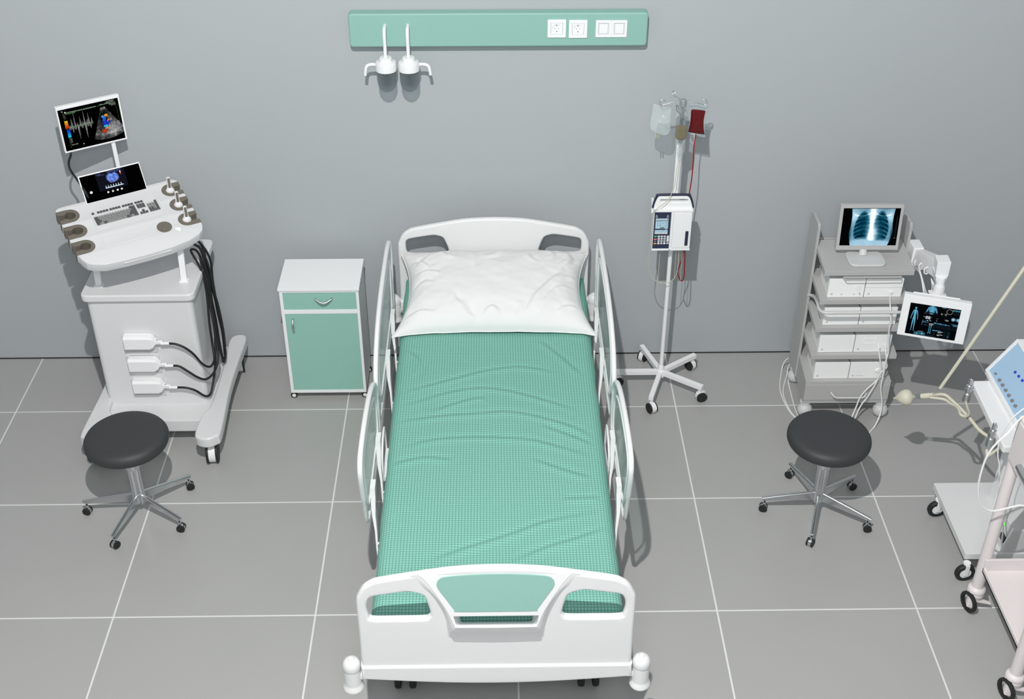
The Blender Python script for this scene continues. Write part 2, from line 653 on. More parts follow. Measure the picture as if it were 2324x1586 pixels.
def socket(x, z, label):
    s = .05
    t = thing('wall_socket', label, 'socket', (x, YF, z), 'sockets on the green wall panel')
    a = M().plate(rect(x - s, z - s, x + s, z + s, .002), [rect(x - .032, z - .032, x + .032, z + .032)], .008, .0015, XZ(YF - .004))
    obj('cover_frame', a, WHITE, t)
    b = M()
    ring = [(x + .024 * math.cos(k * PI / 16), z + .024 * math.sin(k * PI / 16)) for k in range(32)]
    b.plate(rect(x - .031, z - .031, x + .031, z + .031, .002), [ring], .007, .001, XZ(YF - .0045))
    b.cyl((x, YF - .0005, z), (x, YF - .0025, z), .0245, n=32)
    obj('insert', b, WHITE, t)
    c = M()
    for dz in (-.0165, .0165):
        c.box((x - .0022, YF - .005, z + dz - .0028), (x + .0022, YF - .0026, z + dz + .0028))
    obj('earth_contact', c, KDARK, t)
    d = M()
    for dx in (-.0095, .0095):
        d.cyl((x + dx, YF - .0024, z), (x + dx, YF - .0028, z), .0026, n=12)
    obj('pin_hole', d, KMID, t)


socket(4.252, 2.1985, 'white square wall socket nearest the suction jars on the green panel')
socket(4.367, 2.196, 'white square wall socket next to the paired blank switches')


def switch(x, label):
    t = thing('wall_switch', label, 'switch', (x, YF, 2.196), 'switches on the green wall panel')
    z, s = 2.196, .0475
    a = M().plate(rect(x - .0425, z - s, x + .0425, z + s, .002), [rect(x - .029, z - .0325, x + .029, z + .0325)], .008, .0015, XZ(YF - .004))
    obj('cover_frame', a, WHITE, t)
    obj('groove', M().box((x - .0295, YF - .003, z - .033), (x + .0295, YF - .0005, z + .033)), PALEGREY, t)
    obj('rocker', M().box((x - .0235, YF - .0075, z - .027), (x + .0235, YF - .0028, z + .027), .0015), WHITE, t)


switch(4.505, 'white blank rocker switch beside the sockets, touching its twin')
switch(4.590, 'white blank rocker switch nearest the end of the green panel')


def jar(x, sgn, label):
    y = -0.41
    t = thing('suction_jar', label, 'jar', (x, y, 2.0), 'suction jars under the green panel')
    c = M()
    c.lathe([(0, 1.992), (.057, 1.992), (.0575, 1.995), (.0575, 2.035), (.054, 2.041), (.036, 2.044), (.034, 2.047), (.034, 2.063), (.031, 2.066), (0, 2.067)], (x, y, 0), n=40)
    obj('lid', c, WHITE, t)
    p = M().tube([(x, y, 2.06), (x, y, 2.12), (x + .0, y - .002, 2.175), (x, y + .004, 2.2), (x, y + .024, 2.215), (x, YF + .002, 2.219)], .0095, n=14)
    obj('hanging_pipe', p, WHITE, t)
    q = M().tube([(x + sgn * .052, y, 2.024), (x + sgn * .085, y, 2.024), (x + sgn * .105, y, 2.014), (x + sgn * .113, y, 1.99), (x + sgn * .116, y + .002, 1.963)], .009, n=14)
    obj('side_spout', q, WHITE, t)
    g = M()
    R, zt, zb = .051, 1.993, 1.868
    prof = [(R, zt)] + [(R * math.cos(a), 1.925 - (1.925 - zb) * math.sin(a)) for a in [k * PI / 24 for k in range(12)]] + [(0.0, zb)]
    r2 = R - .0025
    prof += [(0.0, zb + .003)] + [(r2 * math.cos(a), 1.925 - (1.922 - zb) * math.sin(a)) for a in [k * PI / 24 for k in range(11, -1, -1)]] + [(r2, zt)]
    g.lathe(prof, (x, y, 0), n=40)
    g.lathe([(.0035, 1.93), (.0035, 1.99)], (x, y, 0), n=10)
    obj('glass_cup', g, GLASS, t)


jar(3.323, -1, 'suction jar whose white spout points away from the sockets')
jar(3.447, 1, 'suction jar whose white spout points towards the sockets')

# ------------------------------------------------------------------ hospital bed
bed = thing('hospital_bed', 'white adjustable hospital bed with mint green footboard inset and side rails', 'bed', (3.9, -1.85, 0))
OUTER = [(3.333, 0.72), (3.333, 0.902), (3.344, 0.949), (3.366, 0.989), (3.396, 1.013), (3.43, 1.027), (3.557, 1.053), (3.703, 1.079), (3.80, 1.088), (3.9, 1.091),
         (4.0, 1.088), (4.10, 1.079), (4.243, 1.053), (4.37, 1.027), (4.404, 1.013), (4.434, 0.989), (4.456, 0.949), (4.467, 0.902), (4.467, 0.72)]
OUTER = [(3.332, .46), (3.332, .60)] + smooth2(OUTER, 4, False) + [(4.468, .60), (4.468, .46)]
HOLE = smooth2([(3.374, 0.875), (3.384, 0.918), (3.404, 0.937), (3.46, 0.948), (3.533, 0.961), (3.567, 0.957), (3.597, 0.945), (3.613, 0.925), (3.631, 0.842),
                (3.624, 0.818), (3.604, 0.807), (3.50, 0.806), (3.395, 0.807), (3.379, 0.828)], 4)
HOLE_R = [(7.8 - x, z) for x, z in HOLE][::-1]
# headboard
HY = -0.435
hh = [(x, z + .045) for x, z in smooth2([(3.381, 0.85), (3.383, 0.892), (3.396, 0.908), (3.43, 0.917), (3.533, 0.934), (3.567, 0.932), (3.594, 0.922), (3.608, 0.905), (3.631, 0.84),
                                           (3.627, 0.822), (3.607, 0.81), (3.50, 0.809), (3.405, 0.81), (3.386, 0.824)], 4)]
m = M().plate(OUTER, [hh, [(7.8 - x, z) for x, z in hh][::-1]], .036, .014, XZ(HY), res=4)
obj('headboard', m, BEDWHITE, bed)
# footboard
FY = -3.3
SLOT_BACK = rpoly([(3.740, .745), (4.060, .745), (4.060, .868), (3.740, .868)], .01)
m = M().plate(OUTER, [HOLE, HOLE_R, SLOT_BACK], .036, .014, XZ(FY), res=4)
foot = obj('footboard', m, BEDWHITE, bed)
# pushed-out console carrying the green inset and the grip slot
YP = FY - .0175
tilt = lambda z: max(0.0, min(.25, 1.06 - z)) * .2
CX_ = 3.8985
Fp = [(3.585, 1.062), (3.61, 1.04), (3.638, 1.0), (3.665, .955), (3.69, .91), (3.708, .872), (3.72, .84), (3.73, .814)]
Bp = [(3.56, 1.055), (3.578, 1.025), (3.60, .99), (3.64, .945), (3.672, .885), (3.69, .80), (3.695, .73), (3.70, .69)]
Fs = smooth2(Fp, 5, False)
Bs = smooth2(Bp, 5, False)
mir = lambda l: [(2 * CX_ - x, z) for x, z in l][::-1]
F_all = Fs + [(Fs[-1][0] + (2 * (CX_ - Fs[-1][0])) * k / 8, Fs[-1][1]) for k in range(1, 8)] + mir(Fs)
B_all = Bs + [(Bs[-1][0] + (2 * (CX_ - Bs[-1][0])) * k / 8, Bs[-1][1]) for k in range(1, 8)] + mir(Bs)
m = M()
NF = len(F_all)


def skirt(i, s):
    k = min(NF - 1, int(round(i * (NF - 1))))
    (fx, fz), (bx, bz) = F_all[k], B_all[k]
    off = tilt(fz) * (.5 + .5 * math.cos(PI * s)) - .0006 * s
    return Vector((fx + (bx - fx) * s, YP - off, fz + (bz - fz) * s))


m.grid(skirt, NF, 9)
SL = math.hypot(1, .2)
TF = frame((0, YP + .0018, 1.06), (1, 0, 0), (0, .2, 1))
loc2 = lambda l: [(x, (z - 1.06) * SL) for x, z in l]
SLOTF = rpoly([(3.727, .8665), (4.072, .8665), (4.063, .821), (3.738, .821)], [.004, .004, .014, .014])
m.plate(loc2(F_all), [loc2(SLOTF)], .004, .0015, TF)
# rounded lip along the bottom edge and the tunnel of the slot
m.tube([(3.732, YP - .0475, .814), (3.9, YP - .0485, .813), (4.065, YP - .0475, .814)], .006, n=10)
sf = SLOTF
sb = rpoly([(3.744, .855), (4.056, .855), (4.048, .752), (3.752, .752)], [.004, .004, .014, .014])
n_ = len(sf)
vs = [(x, YP - tilt(z) - .001, z) for x, z in sf] + [(x, FY + .017, z) for x, z in sb]
m.raw(vs, [[i, (i + 1) % n_, n_ + (i + 1) % n_, n_ + i] for i in range(n_)])
obj('console', m, BEDWHITE, foot, sharp=60)
INS = smooth2([(3.663, 1.018), (3.674, 1.041), (3.703, 1.053), (3.80, 1.061), (3.9, 1.064), (4.0, 1.061), (4.094, 1.053), (4.123, 1.041), (4.134, 1.018), (4.126, .993), (4.095, .944),
               (4.066, .898), (4.052, .889), (3.9, .888), (3.745, .889), (3.731, .898), (3.702, .944), (3.671, .993)], 4)
m = M().plate(loc2(INS), [], .005, .0015, frame((0, YP - .0015, 1.06), (1, 0, 0), (0, .2, 1)))
obj('inset_panel', m, GREEN, foot)
# lower bumper band of the footboard (and the same at the head)
for yy, s, par in ((FY, -1, foot), (HY, 1, bed)):
    low = [(3.329, .535), (3.329, .458)] + [(3.329 + (4.471 - 3.329) * k / 12, .458 - .034 * math.sin(PI * k / 12)) for k in range(1, 12)] + [(4.471, .458), (4.471, .535)]
    m = M().plate(low, [], .058, .012, XZ(yy))
    obj('lower_band', m, BEDWHITE, par)
# corner bumpers
for bx, by in ((3.287, FY), (4.513, FY), (3.292, HY), (4.508, HY)):
    m = M()
    m.lathe([(0, .384), (.044, .384), (.0455, .388), (.044, .398), (.0375, .41), (.0365, .42), (.0365, .494), (.0352, .497), (.0352, .503), (.0385, .507), (.0385, .524), (.0365, .535), (.031, .546),
             (.023, .554), (.014, .558), (.012, .5625), (.009, .565), (0, .566)], (bx, by, 0), n=32)
    sx = 1 if bx < 3.9 else -1
    m.box((min(bx + sx * .025, bx + sx * .06), by - .012, .44), (max(bx + sx * .025, bx + sx * .06), by + .012, .47), .004)
    obj('bumper', m, BEDWHITE, bed)
# frame, deck, lifting columns, castors
m = M()
for sx in (-1, 1):
    m.box((3.9 + sx * .535 - .012, -3.26, .46), (3.9 + sx * .535 + .012, -.47, .53), .004)
m.box((3.37, -3.27, .44), (4.43, -3.2, .5), .004)
m.box((3.37, -.52, .44), (4.43, -.46, .5), .004)
m.box((3.372, -3.22, .505), (4.428, -.49, .53), .004)
obj('frame', m, WHITE_M, bed)
m = M()
m.box((3.52, -2.95, .16), (4.28, -.8, .22), .01)
m.box((3.44, -3.02, .13), (4.36, -2.9, .19), .01)
m.box((3.44, -.9, .13), (4.36, -.78, .19), .01)
obj('undercarriage', m, PALEGREY, bed)
for yy in (-2.6, -1.15):
    m = M().cyl((3.9, yy, .2), (3.9, yy, .51), .07).cyl((3.9, yy, .36), (3.9, yy, .5), .09)
    obj('lifting_column', m, PALEGREY, bed)
for bx in (3.475, 4.325):
    for by in (-2.96, -.84):
        w = M()
        for dx in (-.034, .034):
            w.cyl((bx + dx - .014, by, .065), (bx + dx + .014, by, .065), .065, bev=.006, n=28)
        c = obj('castor', w, RUBBER, bed)
        obj('castor_fork', M().box((bx - .019, by - .03, .05), (bx + .019, by + .03, .16), .008), DARKMETAL, c)

# side rails
FOOT_RAIL = [(-1.80, .62), (-1.79, .78), (-1.815, .875), (-1.90, .96), (-2.06, 1.025), (-2.26, 1.06), (-2.45, 1.07), (-2.575, 1.06), (-2.622, 1.02), (-2.625, .96), (-2.60, .86), (-2.56, .72), (-2.53, .635), (-2.48, .612), (-2.3, .605), (-1.9, .605)]
HEAD_RAIL = [(-.62, .62), (-.60, .80), (-.605, .97), (-.64, 1.045), (-.74, 1.075), (-.92, 1.088), (-1.16, 1.092), (-1.38, 1.078), (-1.55, 1.045), (-1.69, .985), (-1.765, .91), (-1.782, .83), (-1.765, .72), (-1.74, .635), (-1.69, .61), (-1.5, .605), (-.75, .605)]
for side, xr in ((-1, 3.299), (1, 4.506)):
    for loop, arms in ((HEAD_RAIL, ((-.86, -1.0), (-1.27, -1.39))), (FOOT_RAIL, ((-2.0, -2.13), (-2.36, -2.5)))):
        ip = smooth([(0, y, z) for y, z in loop], 6, True)
        top = [1.0 if p.z > .8 else .75 for p in ip]
        m = M().tube([(xr, p.y, p.z) for p in ip], [.0127 * t for t in top], n=12, closed=True, sub=1)
        rail = obj('side_rail', m, BEDWHITE, bed)
        m = M().plate([(p.y, p.z) for p in ip], [], .005, .0, YZ(xr))
        obj('clear_panel', m, TINTPANEL, rail, 'translucent rail panel')
        # inner moulding
        cy = sum(p.y for p in ip) / len(ip)
        cz = sum(p.z for p in ip) / len(ip)
        m = M().tube([(xr + side * -.004, cy + (p.y - cy) * .80, cz + (p.z - cz) * .74) for p in ip[::3]], .006, n=8, closed=True, sub=2)
        obj('inner_rim', m, BEDWHITE, rail)
        for a0, a1 in arms:
            s = -side
            xa, xb = xr + s * .012, xr + s * .036
            secs = [(.712, a0, .034, xr + s * .006, xr + s * .030), (.665, a0 - .01, .036, xr + s * .007, xr + s * .031), (.59, (a0 + a1) / 2 + .01, .03, xr + s * .014, xr + s * .030),
                    (.52, (a0 + a1) / 2 - .03, .024, xr + s * .026, xr + s * .036), (.44, a1, .02, xr + s * .03, xr + s * .039), (.40, a1 - .004, .014, xr + s * .031, xr + s * .038)]
            m = M()
            vs = []
            for z, yc, hw, x0, x1 in secs:
                vs += [(x0, yc - hw, z), (x1, yc - hw, z), (x1, yc + hw, z), (x0, yc + hw, z)]
            fs = [[3, 2, 1, 0]]
            for k in range(len(secs) - 1):
                for i in range(4):
                    fs.append([k * 4 + i, k * 4 + (i + 1) % 4, k * 4 + 4 + (i + 1) % 4, k * 4 + 4 + i])
            e = (len(secs) - 1) * 4
            fs.append([e, e + 1, e + 2, e + 3])
            bm = bmesh.new()
            bv = [bm.verts.new(v) for v in vs]
            for f in fs:
                bm.faces.new([bv[i] for i in f])
            bmesh.ops.recalc_face_normals(bm, faces=bm.faces[:])
            m.bm(bm)
            m.cyl((xr + s * .034, a1, .455), (xr + s * .066, a1, .475), .006, n=12)
            obj('rail_arm', m, BEDWHITE, rail)
    # small release loop on the frame between the two rails
    m = M().tube([(xr + -side * .035, y, z) for y, z in ((-1.83, .50), (-1.84, .62), (-1.87, .665), (-1.95, .665), (-2.03, .62), (-2.06, .55), (-2.06, .48))], .0055, n=10)
    m.box((min(xr - side * .03, xr - side * .06), -2.06, .47), (max(xr - side * .03, xr - side * .06), -1.83, .50), .003)
    obj('release_handle', m, BEDWHITE, bed)

# ------------------------------------------------------------------ mattress with waffle cover
WR = [[(3.417, -1.673), (3.558, -1.608), (3.708, -1.542), (3.854, -1.482), (4.017, -1.449), (4.139, -1.472), (4.219, -1.508)],
      [(3.409, -1.803), (3.616, -1.689), (3.79, -1.638), (3.934, -1.654), (4.052, -1.702), (4.207, -1.776), (4.321, -1.842)],
      [(3.566, -1.831), (3.775, -1.731), (3.854, -1.725)],
      [(3.393, -1.929), (3.507, -1.893), (3.66, -1.864), (3.808, -1.854), (3.955, -1.843), (4.087, -1.877), (4.238, -1.942), (4.335, -2.005), (4.397, -2.09)],
      [(3.443, -2.124), (3.575, -2.066), (3.749, -2.045), (3.93, -2.053), (4.081, -2.074), (4.229, -2.135), (4.367, -2.202)],
      [(4.148, -1.19), (4.204, -1.279), (4.289, -1.411), (4.363, -1.538)],
      [(4.123, -1.952), (4.272, -2.04), (4.38, -2.114)], [(4.077, -2.215), (4.221, -2.297), (4.363, -2.366)],
      [(3.589, -2.927), (3.721, -2.853), (3.89, -2.778), (3.993, -2.73), (4.134, -2.661), (4.382, -2.598)],
      [(3.963, -2.923), (4.127, -2.83), (4.267, -2.773), (4.409, -2.706)], [(4.211, -2.506), (4.389, -2.503)],
      [(3.42, -1.27), (3.50, -1.40), (3.48, -1.55)], [(3.40, -2.25), (3.55, -2.20), (3.70, -2.22)]]


def folds(P, lines, width, amp):
    """height field: soft ridge with a valley on one side along each line. P: (n,2)"""
    out = np.zeros(len(P))
    for ln in lines:
        S = np.array([(p.x, p.y) for p in smooth([(x, y, 0) for x, y in ln], 8)])
        best = np.full(len(P), 9.0)
        sg = np.zeros(len(P))
        par = np.zeros(len(P))
        for k in range(len(S) - 1):
            a, b = S[k], S[k + 1]
            d = b - a
            L2 = d @ d + 1e-12
            t = np.clip(((P - a) @ d) / L2, 0, 1)
            q = P - a - t[:, None] * d
            dist = np.hypot(q[:, 0], q[:, 1])
            cr = (d[0] * (P[:, 1] - a[1]) - d[1] * (P[:, 0] - a[0]))
            up = dist < best
            best[up] = dist[up]
            sg[up] = np.sign(cr[up])
            par[up] = (k + t[up]) / (len(S) - 1)
        s = best * sg
        fade = np.clip(np.sin(PI * np.clip(par, 0, 1)) * 1.6, 0, 1)
        out += fade * amp * (np.exp(-((s + width * .5) / width) ** 2) - .9 * np.exp(-((s - width * .9) / (width * .8)) ** 2))
    return out


NU, NV = 150, 280
XL, XR, YA, YBk, ZT, ZB, RC = 3.372, 4.440, -3.215, -.500, .737, .535, .055
sec = [(XL + .004, ZB)] + [(XL, ZB + (ZT - RC - ZB) * k / 10) for k in range(1, 11)]
sec += [(XL + RC - RC * math.cos(a), ZT - RC + RC * math.sin(a)) for a in [k * PI / 20 for k in range(1, 10)]]
sec += [(XL + RC + (XR - XL - 2 * RC) * k / 109, ZT) for k in range(110)]
sec += [(XR - RC + RC * math.sin(a), ZT - RC + RC * math.cos(a)) for a in [k * PI / 20 for k in range(1, 10)]]
sec += [(XR, ZT - RC - (ZT - RC - ZB) * k / 10) for k in range(0, 10)] + [(XR - .004, ZB)]
NU = len(sec)
arc = [0.0]
for a, b in zip(sec, sec[1:]):
    arc.append(arc[-1] + math.hypot(a[0] - b[0], a[1] - b[1]))
ec = .05
rows = [(YA, .19)] + [(YA + ec * (1 - math.cos(PI / 2 * k / 8)), ec * (1 - math.sin(PI / 2 * k / 8))) for k in range(8)]
rows += [(YA + ec + (YBk - YA - 2 * ec) * k / (NV - 1), 0.0) for k in range(NV)]
rows += [(YBk - ec * (1 - math.cos(PI / 2 * k / 8)), ec * (1 - math.sin(PI / 2 * k / 8))) for k in range(7, -1, -1)] + [(YBk, .19)]
NR = len(rows)
P3 = np.zeros((NR, NU, 3))
UV = np.zeros((NR, NU, 2))
vv = 0.0
for j, (y, drop) in enumerate(rows):
    if j:
        vv += math.hypot(rows[j][0] - rows[j - 1][0], rows[j][1] - rows[j - 1][1])
    for i, (x, z) in enumerate(sec):
        P3[j, i] = (x, y, max(ZB, min(z, ZT - drop)))
        UV[j, i] = (arc[i], vv)
flat = P3.reshape(-1, 3)
dz = folds(flat[:, :2], WR, .020, .0062)
topw = np.clip((flat[:, 2] - (ZT - .03)) / .03, 0, 1)
flat[:, 2] += dz * topw
# soft sagging and uneven hems
flat[:, 2] += topw * (.003 * np.sin(flat[:, 0] * 7.1 + 1) * np.sin(flat[:, 1] * 4.3) - .002)
side = np.clip((ZT - .02 - flat[:, 2]) / .05, 0, 1)
wob = np.array([noise.noise(Vector((0, float(p[1]) * 6, float(p[2]) * 3 + (5 if p[0] > 3.9 else 0)))) for p in flat])
flat[:, 0] += np.where(flat[:, 0] > 3.9, 1, -1) * side * wob * .010
m = M()
m.v = [Vector(p) for p in flat]
m.f = [[j * NU + i, j * NU + i + 1, (j + 1) * NU + i + 1, (j + 1) * NU + i] for j in range(NR - 1) for i in range(NU - 1)]
m.mi = [0] * len(m.f)
mattress = obj('mattress', m, WAFFLE, None, sharp=180)
tag(mattress, 'mattress in a creased mint green waffle weave cover lying on the hospital bed', 'mattress')
uvl = mattress.data.uv_layers.new(name='UVMap')
li = np.zeros(len(mattress.data.loops), dtype=np.int32)
mattress.data.loops.foreach_get('vertex_index', li)
uvl.data.foreach_set('uv', UV.reshape(-1, 2)[li].ravel())

# ------------------------------------------------------------------ pillow
PU, PV = 120, 84
# folds drawn in pillow space (u across, v from front to back)
pf = [[(.65, .05), (.71, .28), (.80, .47), (.88, .60)], [(.68, .03), (.75, .22), (.83, .38), (.93, .45)], [(.06, .70), (.11, .80), (.17, .86), (.24, .88)], [(.38, .92), (.40, .76), (.39, .64)],
      [(.34, .24), (.38, .10), (.41, .03)], [(.28, .34), (.33, .18), (.37, .06)], [(.44, .05), (.47, .14), (.50, .15), (.53, .05)], [(.60, .04), (.62, .14), (.60, .22)], [(.88, .93), (.93, .80), (.90, .66)], [(.97, .85), (.90, .72), (.86, .62)],
      [(.05, .60), (.13, .62), (.22, .57)], [(.04, .45), (.12, .50), (.17, .46)], [(.55, .95), (.52, .82), (.46, .74)], [(.70, .93), (.68, .80), (.73, .70)], [(.22, .95), (.24, .84), (.30, .78)],
      [(.80, .10), (.86, .18), (.95, .22)], [(.03, .12), (.12, .16), (.20, .12)], [(.98, .55), (.90, .52), (.84, .46)], [(.03, .80), (.10, .74), (.14, .66)], [(.78, .95), (.82, .84), (.80, .74)]]
gu, gv = np.meshgrid(np.linspace(0, 1, PU), np.linspace(0, 1, PV))
UVp = np.c_[gu.ravel(), gv.ravel()]
h1 = folds(UVp, pf, .02, .0042) + folds(UVp, pf[::2], .05, .0035)
rn = np.array([noise.noise(Vector((a * 9, b * 7, 2.0))) * .6 + noise.noise(Vector((a * 22, b * 17, 5.0))) * .3 for a, b in UVp])
m = M()
B0, B1 = Vector((3.9, -1.150, .752)), Vector((3.905, -.478, .868))      # front and back edge centres
ax_v = (B1 - B0)
nrm = Vector((1, 0, 0)).cross(ax_v).normalized()


def pil(side):
    vs = []
    for k, (a, b) in enumerate(UVp):
        s, t = 2 * a - 1, 2 * b - 1
        hw = .560 * (1 - .135 * (1 - t * t) * s * s) - .012 * t * .5
        x = s * hw
        v = b + (.5 - b) * .05 * (1 - s * s) * (abs(t) ** 1.5)
        if b < .5:
            v -= .035 * (abs(s) ** 6)
        th = (max(0, 1 - abs(s) ** 3.2) * max(0, 1 - abs(t) ** 3.0)) ** .5
        amp = min(1, th * 1.5)
        if side > 0:
            hh_ = .125 * th + (h1[k] + rn[k] * .005) * amp * 1.5
            edge = rn[k] * .006 * (1 - th)
        else:
            hh_ = -.028 * th
            edge = rn[k] * .006 * (1 - th)
        p = B0 + Vector((x, 0, 0)) + ax_v * v + nrm * (hh_ + edge * 1.0)
        vs.append(p)
    return vs


ft, fb = pil(1), pil(-1)
fs = [[j * PU + i, j * PU + i + 1, (j + 1) * PU + i + 1, (j + 1) * PU + i] for j in range(PV - 1) for i in range(PU - 1)]
m.raw(ft, fs)
m.raw(fb, [f[::-1] for f in fs])
# piped edge
edge = [j for j in range(PU)] + [j * PU + PU - 1 for j in range(1, PV)] + [(PV - 1) * PU + i for i in range(PU - 2, -1, -1)] + [j * PU for j in range(PV - 2, 0, -1)]
m.tube([(ft[i] + fb[i]) / 2 for i in edge], .0035, n=6, closed=True, sub=1)
pillow = obj('pillow', m, PILLOW, None, sharp=180)
tag(pillow, 'plump white rumpled pillow leaning on the headboard of the bed', 'pillow')

# ------------------------------------------------------------------ bedside cabinet
cab = thing('bedside_cabinet', 'white bedside cabinet with mint green drawer and door, on small wheels', 'cabinet', (2.887, -.58, 0))
cx0, cx1, cyf, cyb = 2.656, 3.115, -.74, -.408
m = M()
m.box((cx0, cyf + .018, .052), (cx1, cyb, .785), .002)
m.plate(rect(cx0, .052, cx1, .785), [rect(2.675, .653, 3.099, .772), rect(2.675, .071, 3.099, .626)], .018, .001, XZ(cyf + .009))
obj('body', m, WHITE_M, cab)
obj('top', M().box((2.650, cyf - .008, .786), (3.121, cyb, .803), .0015), WHITE_M, cab)
d = obj('drawer', M().box((2.6755, cyf + .004, .6535), (3.0985, cyf + .018, .7715), .001), GREEN2, cab)


def bow(p0, p1, out, r):
    p0, p1 = Vector(p0), Vector(p1)
    pts = []
    for k in range(9):
        t = k / 8
        pts.append(p0.lerp(p1, t) + Vector(out) * math.sin(PI * t))
    rad = [r * (.55 + .8 * math.sin(PI * min(1, i / 48))) for i in range(49)]
    mm = M().tube(pts, rad, n=10, sub=6)
    for q in (p0, p1):
        mm.cyl(q + Vector((0, .016, 0)), q, r * .9, n=12)
    return mm


obj('handle', bow((2.862, cyf - .012, .734), (2.957, cyf - .012, .734), (0, -.012, -.020), .0058), STEEL, d)
dr = obj('door', M().box((2.6755, cyf + .004, .0715), (3.0985, cyf + .018, .6255), .001), GREEN2, cab)
obj('handle', bow((2.718, cyf - .010, .592), (2.718, cyf - .010, .506), (0, -.016, 0), .0058), STEEL, dr)
for wx, wy in ((2.668, -.715), (3.103, -.715), (2.668, -.45), (3.105, -.45)):
    w = M()
    w.cyl((wx, wy - .008, .0205), (wx, wy + .008, .0205), .0205, bev=.003, n=24)
    c = obj('castor', w, RUBBER, cab)
    w = M().cyl((wx, wy - .0105, .0205), (wx, wy + .0105, .0205), .0125, bev=.002, n=20)
    w.cyl((wx, wy - .0125, .0205), (wx, wy - .0105, .0205), .005, n=12)
    w.cyl((wx, wy + .012, .04), (wx, wy + .012, .0525), .007, n=12)
    w.box((wx - .005, wy + .006, .018), (wx + .005, wy + .014, .045))
    obj('castor_hub', w, WHITE, c)

# ------------------------------------------------------------------ swivel stools


def make_stool(label):
    t = thing('swivel_stool', label, 'stool', (0, 0, 0), 'black round swivel stools')
    z0, z1, R = .462, .547, .2185
    pr = [(0, z0), (R - .045, z0), (R - .022, z0 + .004), (R - .008, z0 + .014), (R - .001, z0 + .03), (R, z0 + .042), (R - .002, z0 + .055), (R - .01, z0 + .068), (R - .024, z0 + .079), (R - .045, z1 - .0015), (R - .08, z1), (0, z1)]
    obj('seat', M().lathe(pr, n=72), LEATHER, t, local=True)
    m = M().cyl((0, 0, .33), (0, 0, .465), .027, n=32).cyl((0, 0, .452), (0, 0, .4615), .09, .11, n=32)
    obj('gas_lift', m, CHROME, t, local=True)
    m = M().lathe([(.0305, .372), (.0375, .374), (.039, .372), (.039, .318), (.037, .315), (.031, .31), (.0285, .372)], n=36)
    col = obj('column', m, CHROME, t, local=True)
    star = []
    for k in range(60):
        a = 2 * PI * k / 60
        star.append(((.0305 + .0024 * math.cos(10 * a)) * math.cos(a), (.0305 + .0024 * math.cos(10 * a)) * math.sin(a)))
    m = M().prism(star, .26, Matrix.Translation((0, 0, .075)))
    obj('fluted_sleeve', m, CHROME, col, local=True, sharp=25)
    for k in range(5):
        a = 2 * PI * k / 5
        rot = Matrix.Rotation(a, 4, 'Z')
        m = M()
        # deep blade near the column that tapers to the tip, with a rounded bar along the top
        A = [(.022, -.006, .075), (.022, .006, .075), (.022, .006, .128), (.022, -.006, .128)]
        B = [(.30, -.005, .074), (.30, .005, .074), (.30, .005, .088), (.30, -.005, .088)]
        m.hexa([rot @ Vector(p) for p in (A[0], B[0], B[1], A[1], A[3], B[3], B[2], A[2])], .002)
        m.tube([rot @ Vector(p) for p in ((.024, 0, .130), (.12, 0, .117), (.22, 0, .102), (.304, 0, .089))], .0095, n=12, sub=4, flat=.7)
        leg = obj('leg', m, CHROME, t, local=True)
        c = M()
        sw = Matrix.Translation(rot @ Vector((.288, 0, 0))) @ Matrix.Rotation(a + (.5 if k % 2 else -.3), 4, 'Z') @ Matrix.Translation((0, 0, 0))
        for s in (-1, 1):
            c.cyl(sw @ Vector((.004, s * .008, .0225)), sw @ Vector((.004, s * .0185, .0225)), .0225, bev=.002, n=24, mi=0)
        c.cyl(sw @ Vector((.004, -.0085, .0225)), sw @ Vector((.004, .0085, .0225)), .0205, n=24, mi=1)
        c.cyl(sw @ Vector((0, 0, .035)), sw @ Vector((0, 0, .062)), .0085, n=14, mi=1)
        c.cyl(sw @ Vector((0, 0, .060)), sw @ Vector((0, 0, .078)), .004, n=12, mi=0)
        obj('castor', c, (RUBBER, CHROME), leg, local=True)
    return t


st = make_stool('black padded swivel stool in front of the ultrasound machine')
st2 = copy_tree(st)
st.location, st.rotation_euler = (1.968, -1.742, 0), (0, 0, math.radians(255))
st2.location, st2.rotation_euler = (5.653, -1.786, 0), (0, 0, math.radians(252))
st2['label'] = 'black padded swivel stool in front of the grey equipment rack'


# ------------------------------------------------------------------ ultrasound machine
us = thing('ultrasound_machine', 'white ultrasound machine on castors with keyboard console and two lit screens', 'ultrasound machine', (1.95, -.8, 0))
PH, TA = math.radians(31.5), math.radians(18.5)
EX = Vector((math.cos(PH), math.sin(PH), 0))
EY = Vector((-math.sin(PH) * math.cos(TA), math.cos(PH) * math.cos(TA), math.sin(TA)))
EZ = EX.cross(EY)
UO = Vector((1.81376, -0.66037, 1.363))
UF = frame(UO, EX, EY)
ul = lambda x, y, z=0: UO + EX * x + EY * y + EZ * z

# base with two long feet
m = M()
m.prism(rpoly([(1.64, -1.175), (2.26, -1.175), (2.26, -.42), (1.64, -.42)], .02), .085, Matrix.Translation((0, 0, .10)), bev=.012)
obj('base', m, USWHITE, us)


def foot_poly(outx, inx, s):
    return [(outx, -1.30), (outx - s * .02, -1.365), (outx - s * .07, -1.392), (inx + s * .02, -1.375), (inx, -1.33), (inx + s * .004, -1.20), (inx + s * .018, -1.135), (outx - s * .105, -1.09), (outx - s * .098, -.90), (outx - s * .10, -.6),
            (outx - s * .11, -.42), (outx - s * .09, -.355), (outx - s * .04, -.34), (outx - s * .005, -.38), (outx - s * .012, -.6), (outx - s * .018, -.9)]


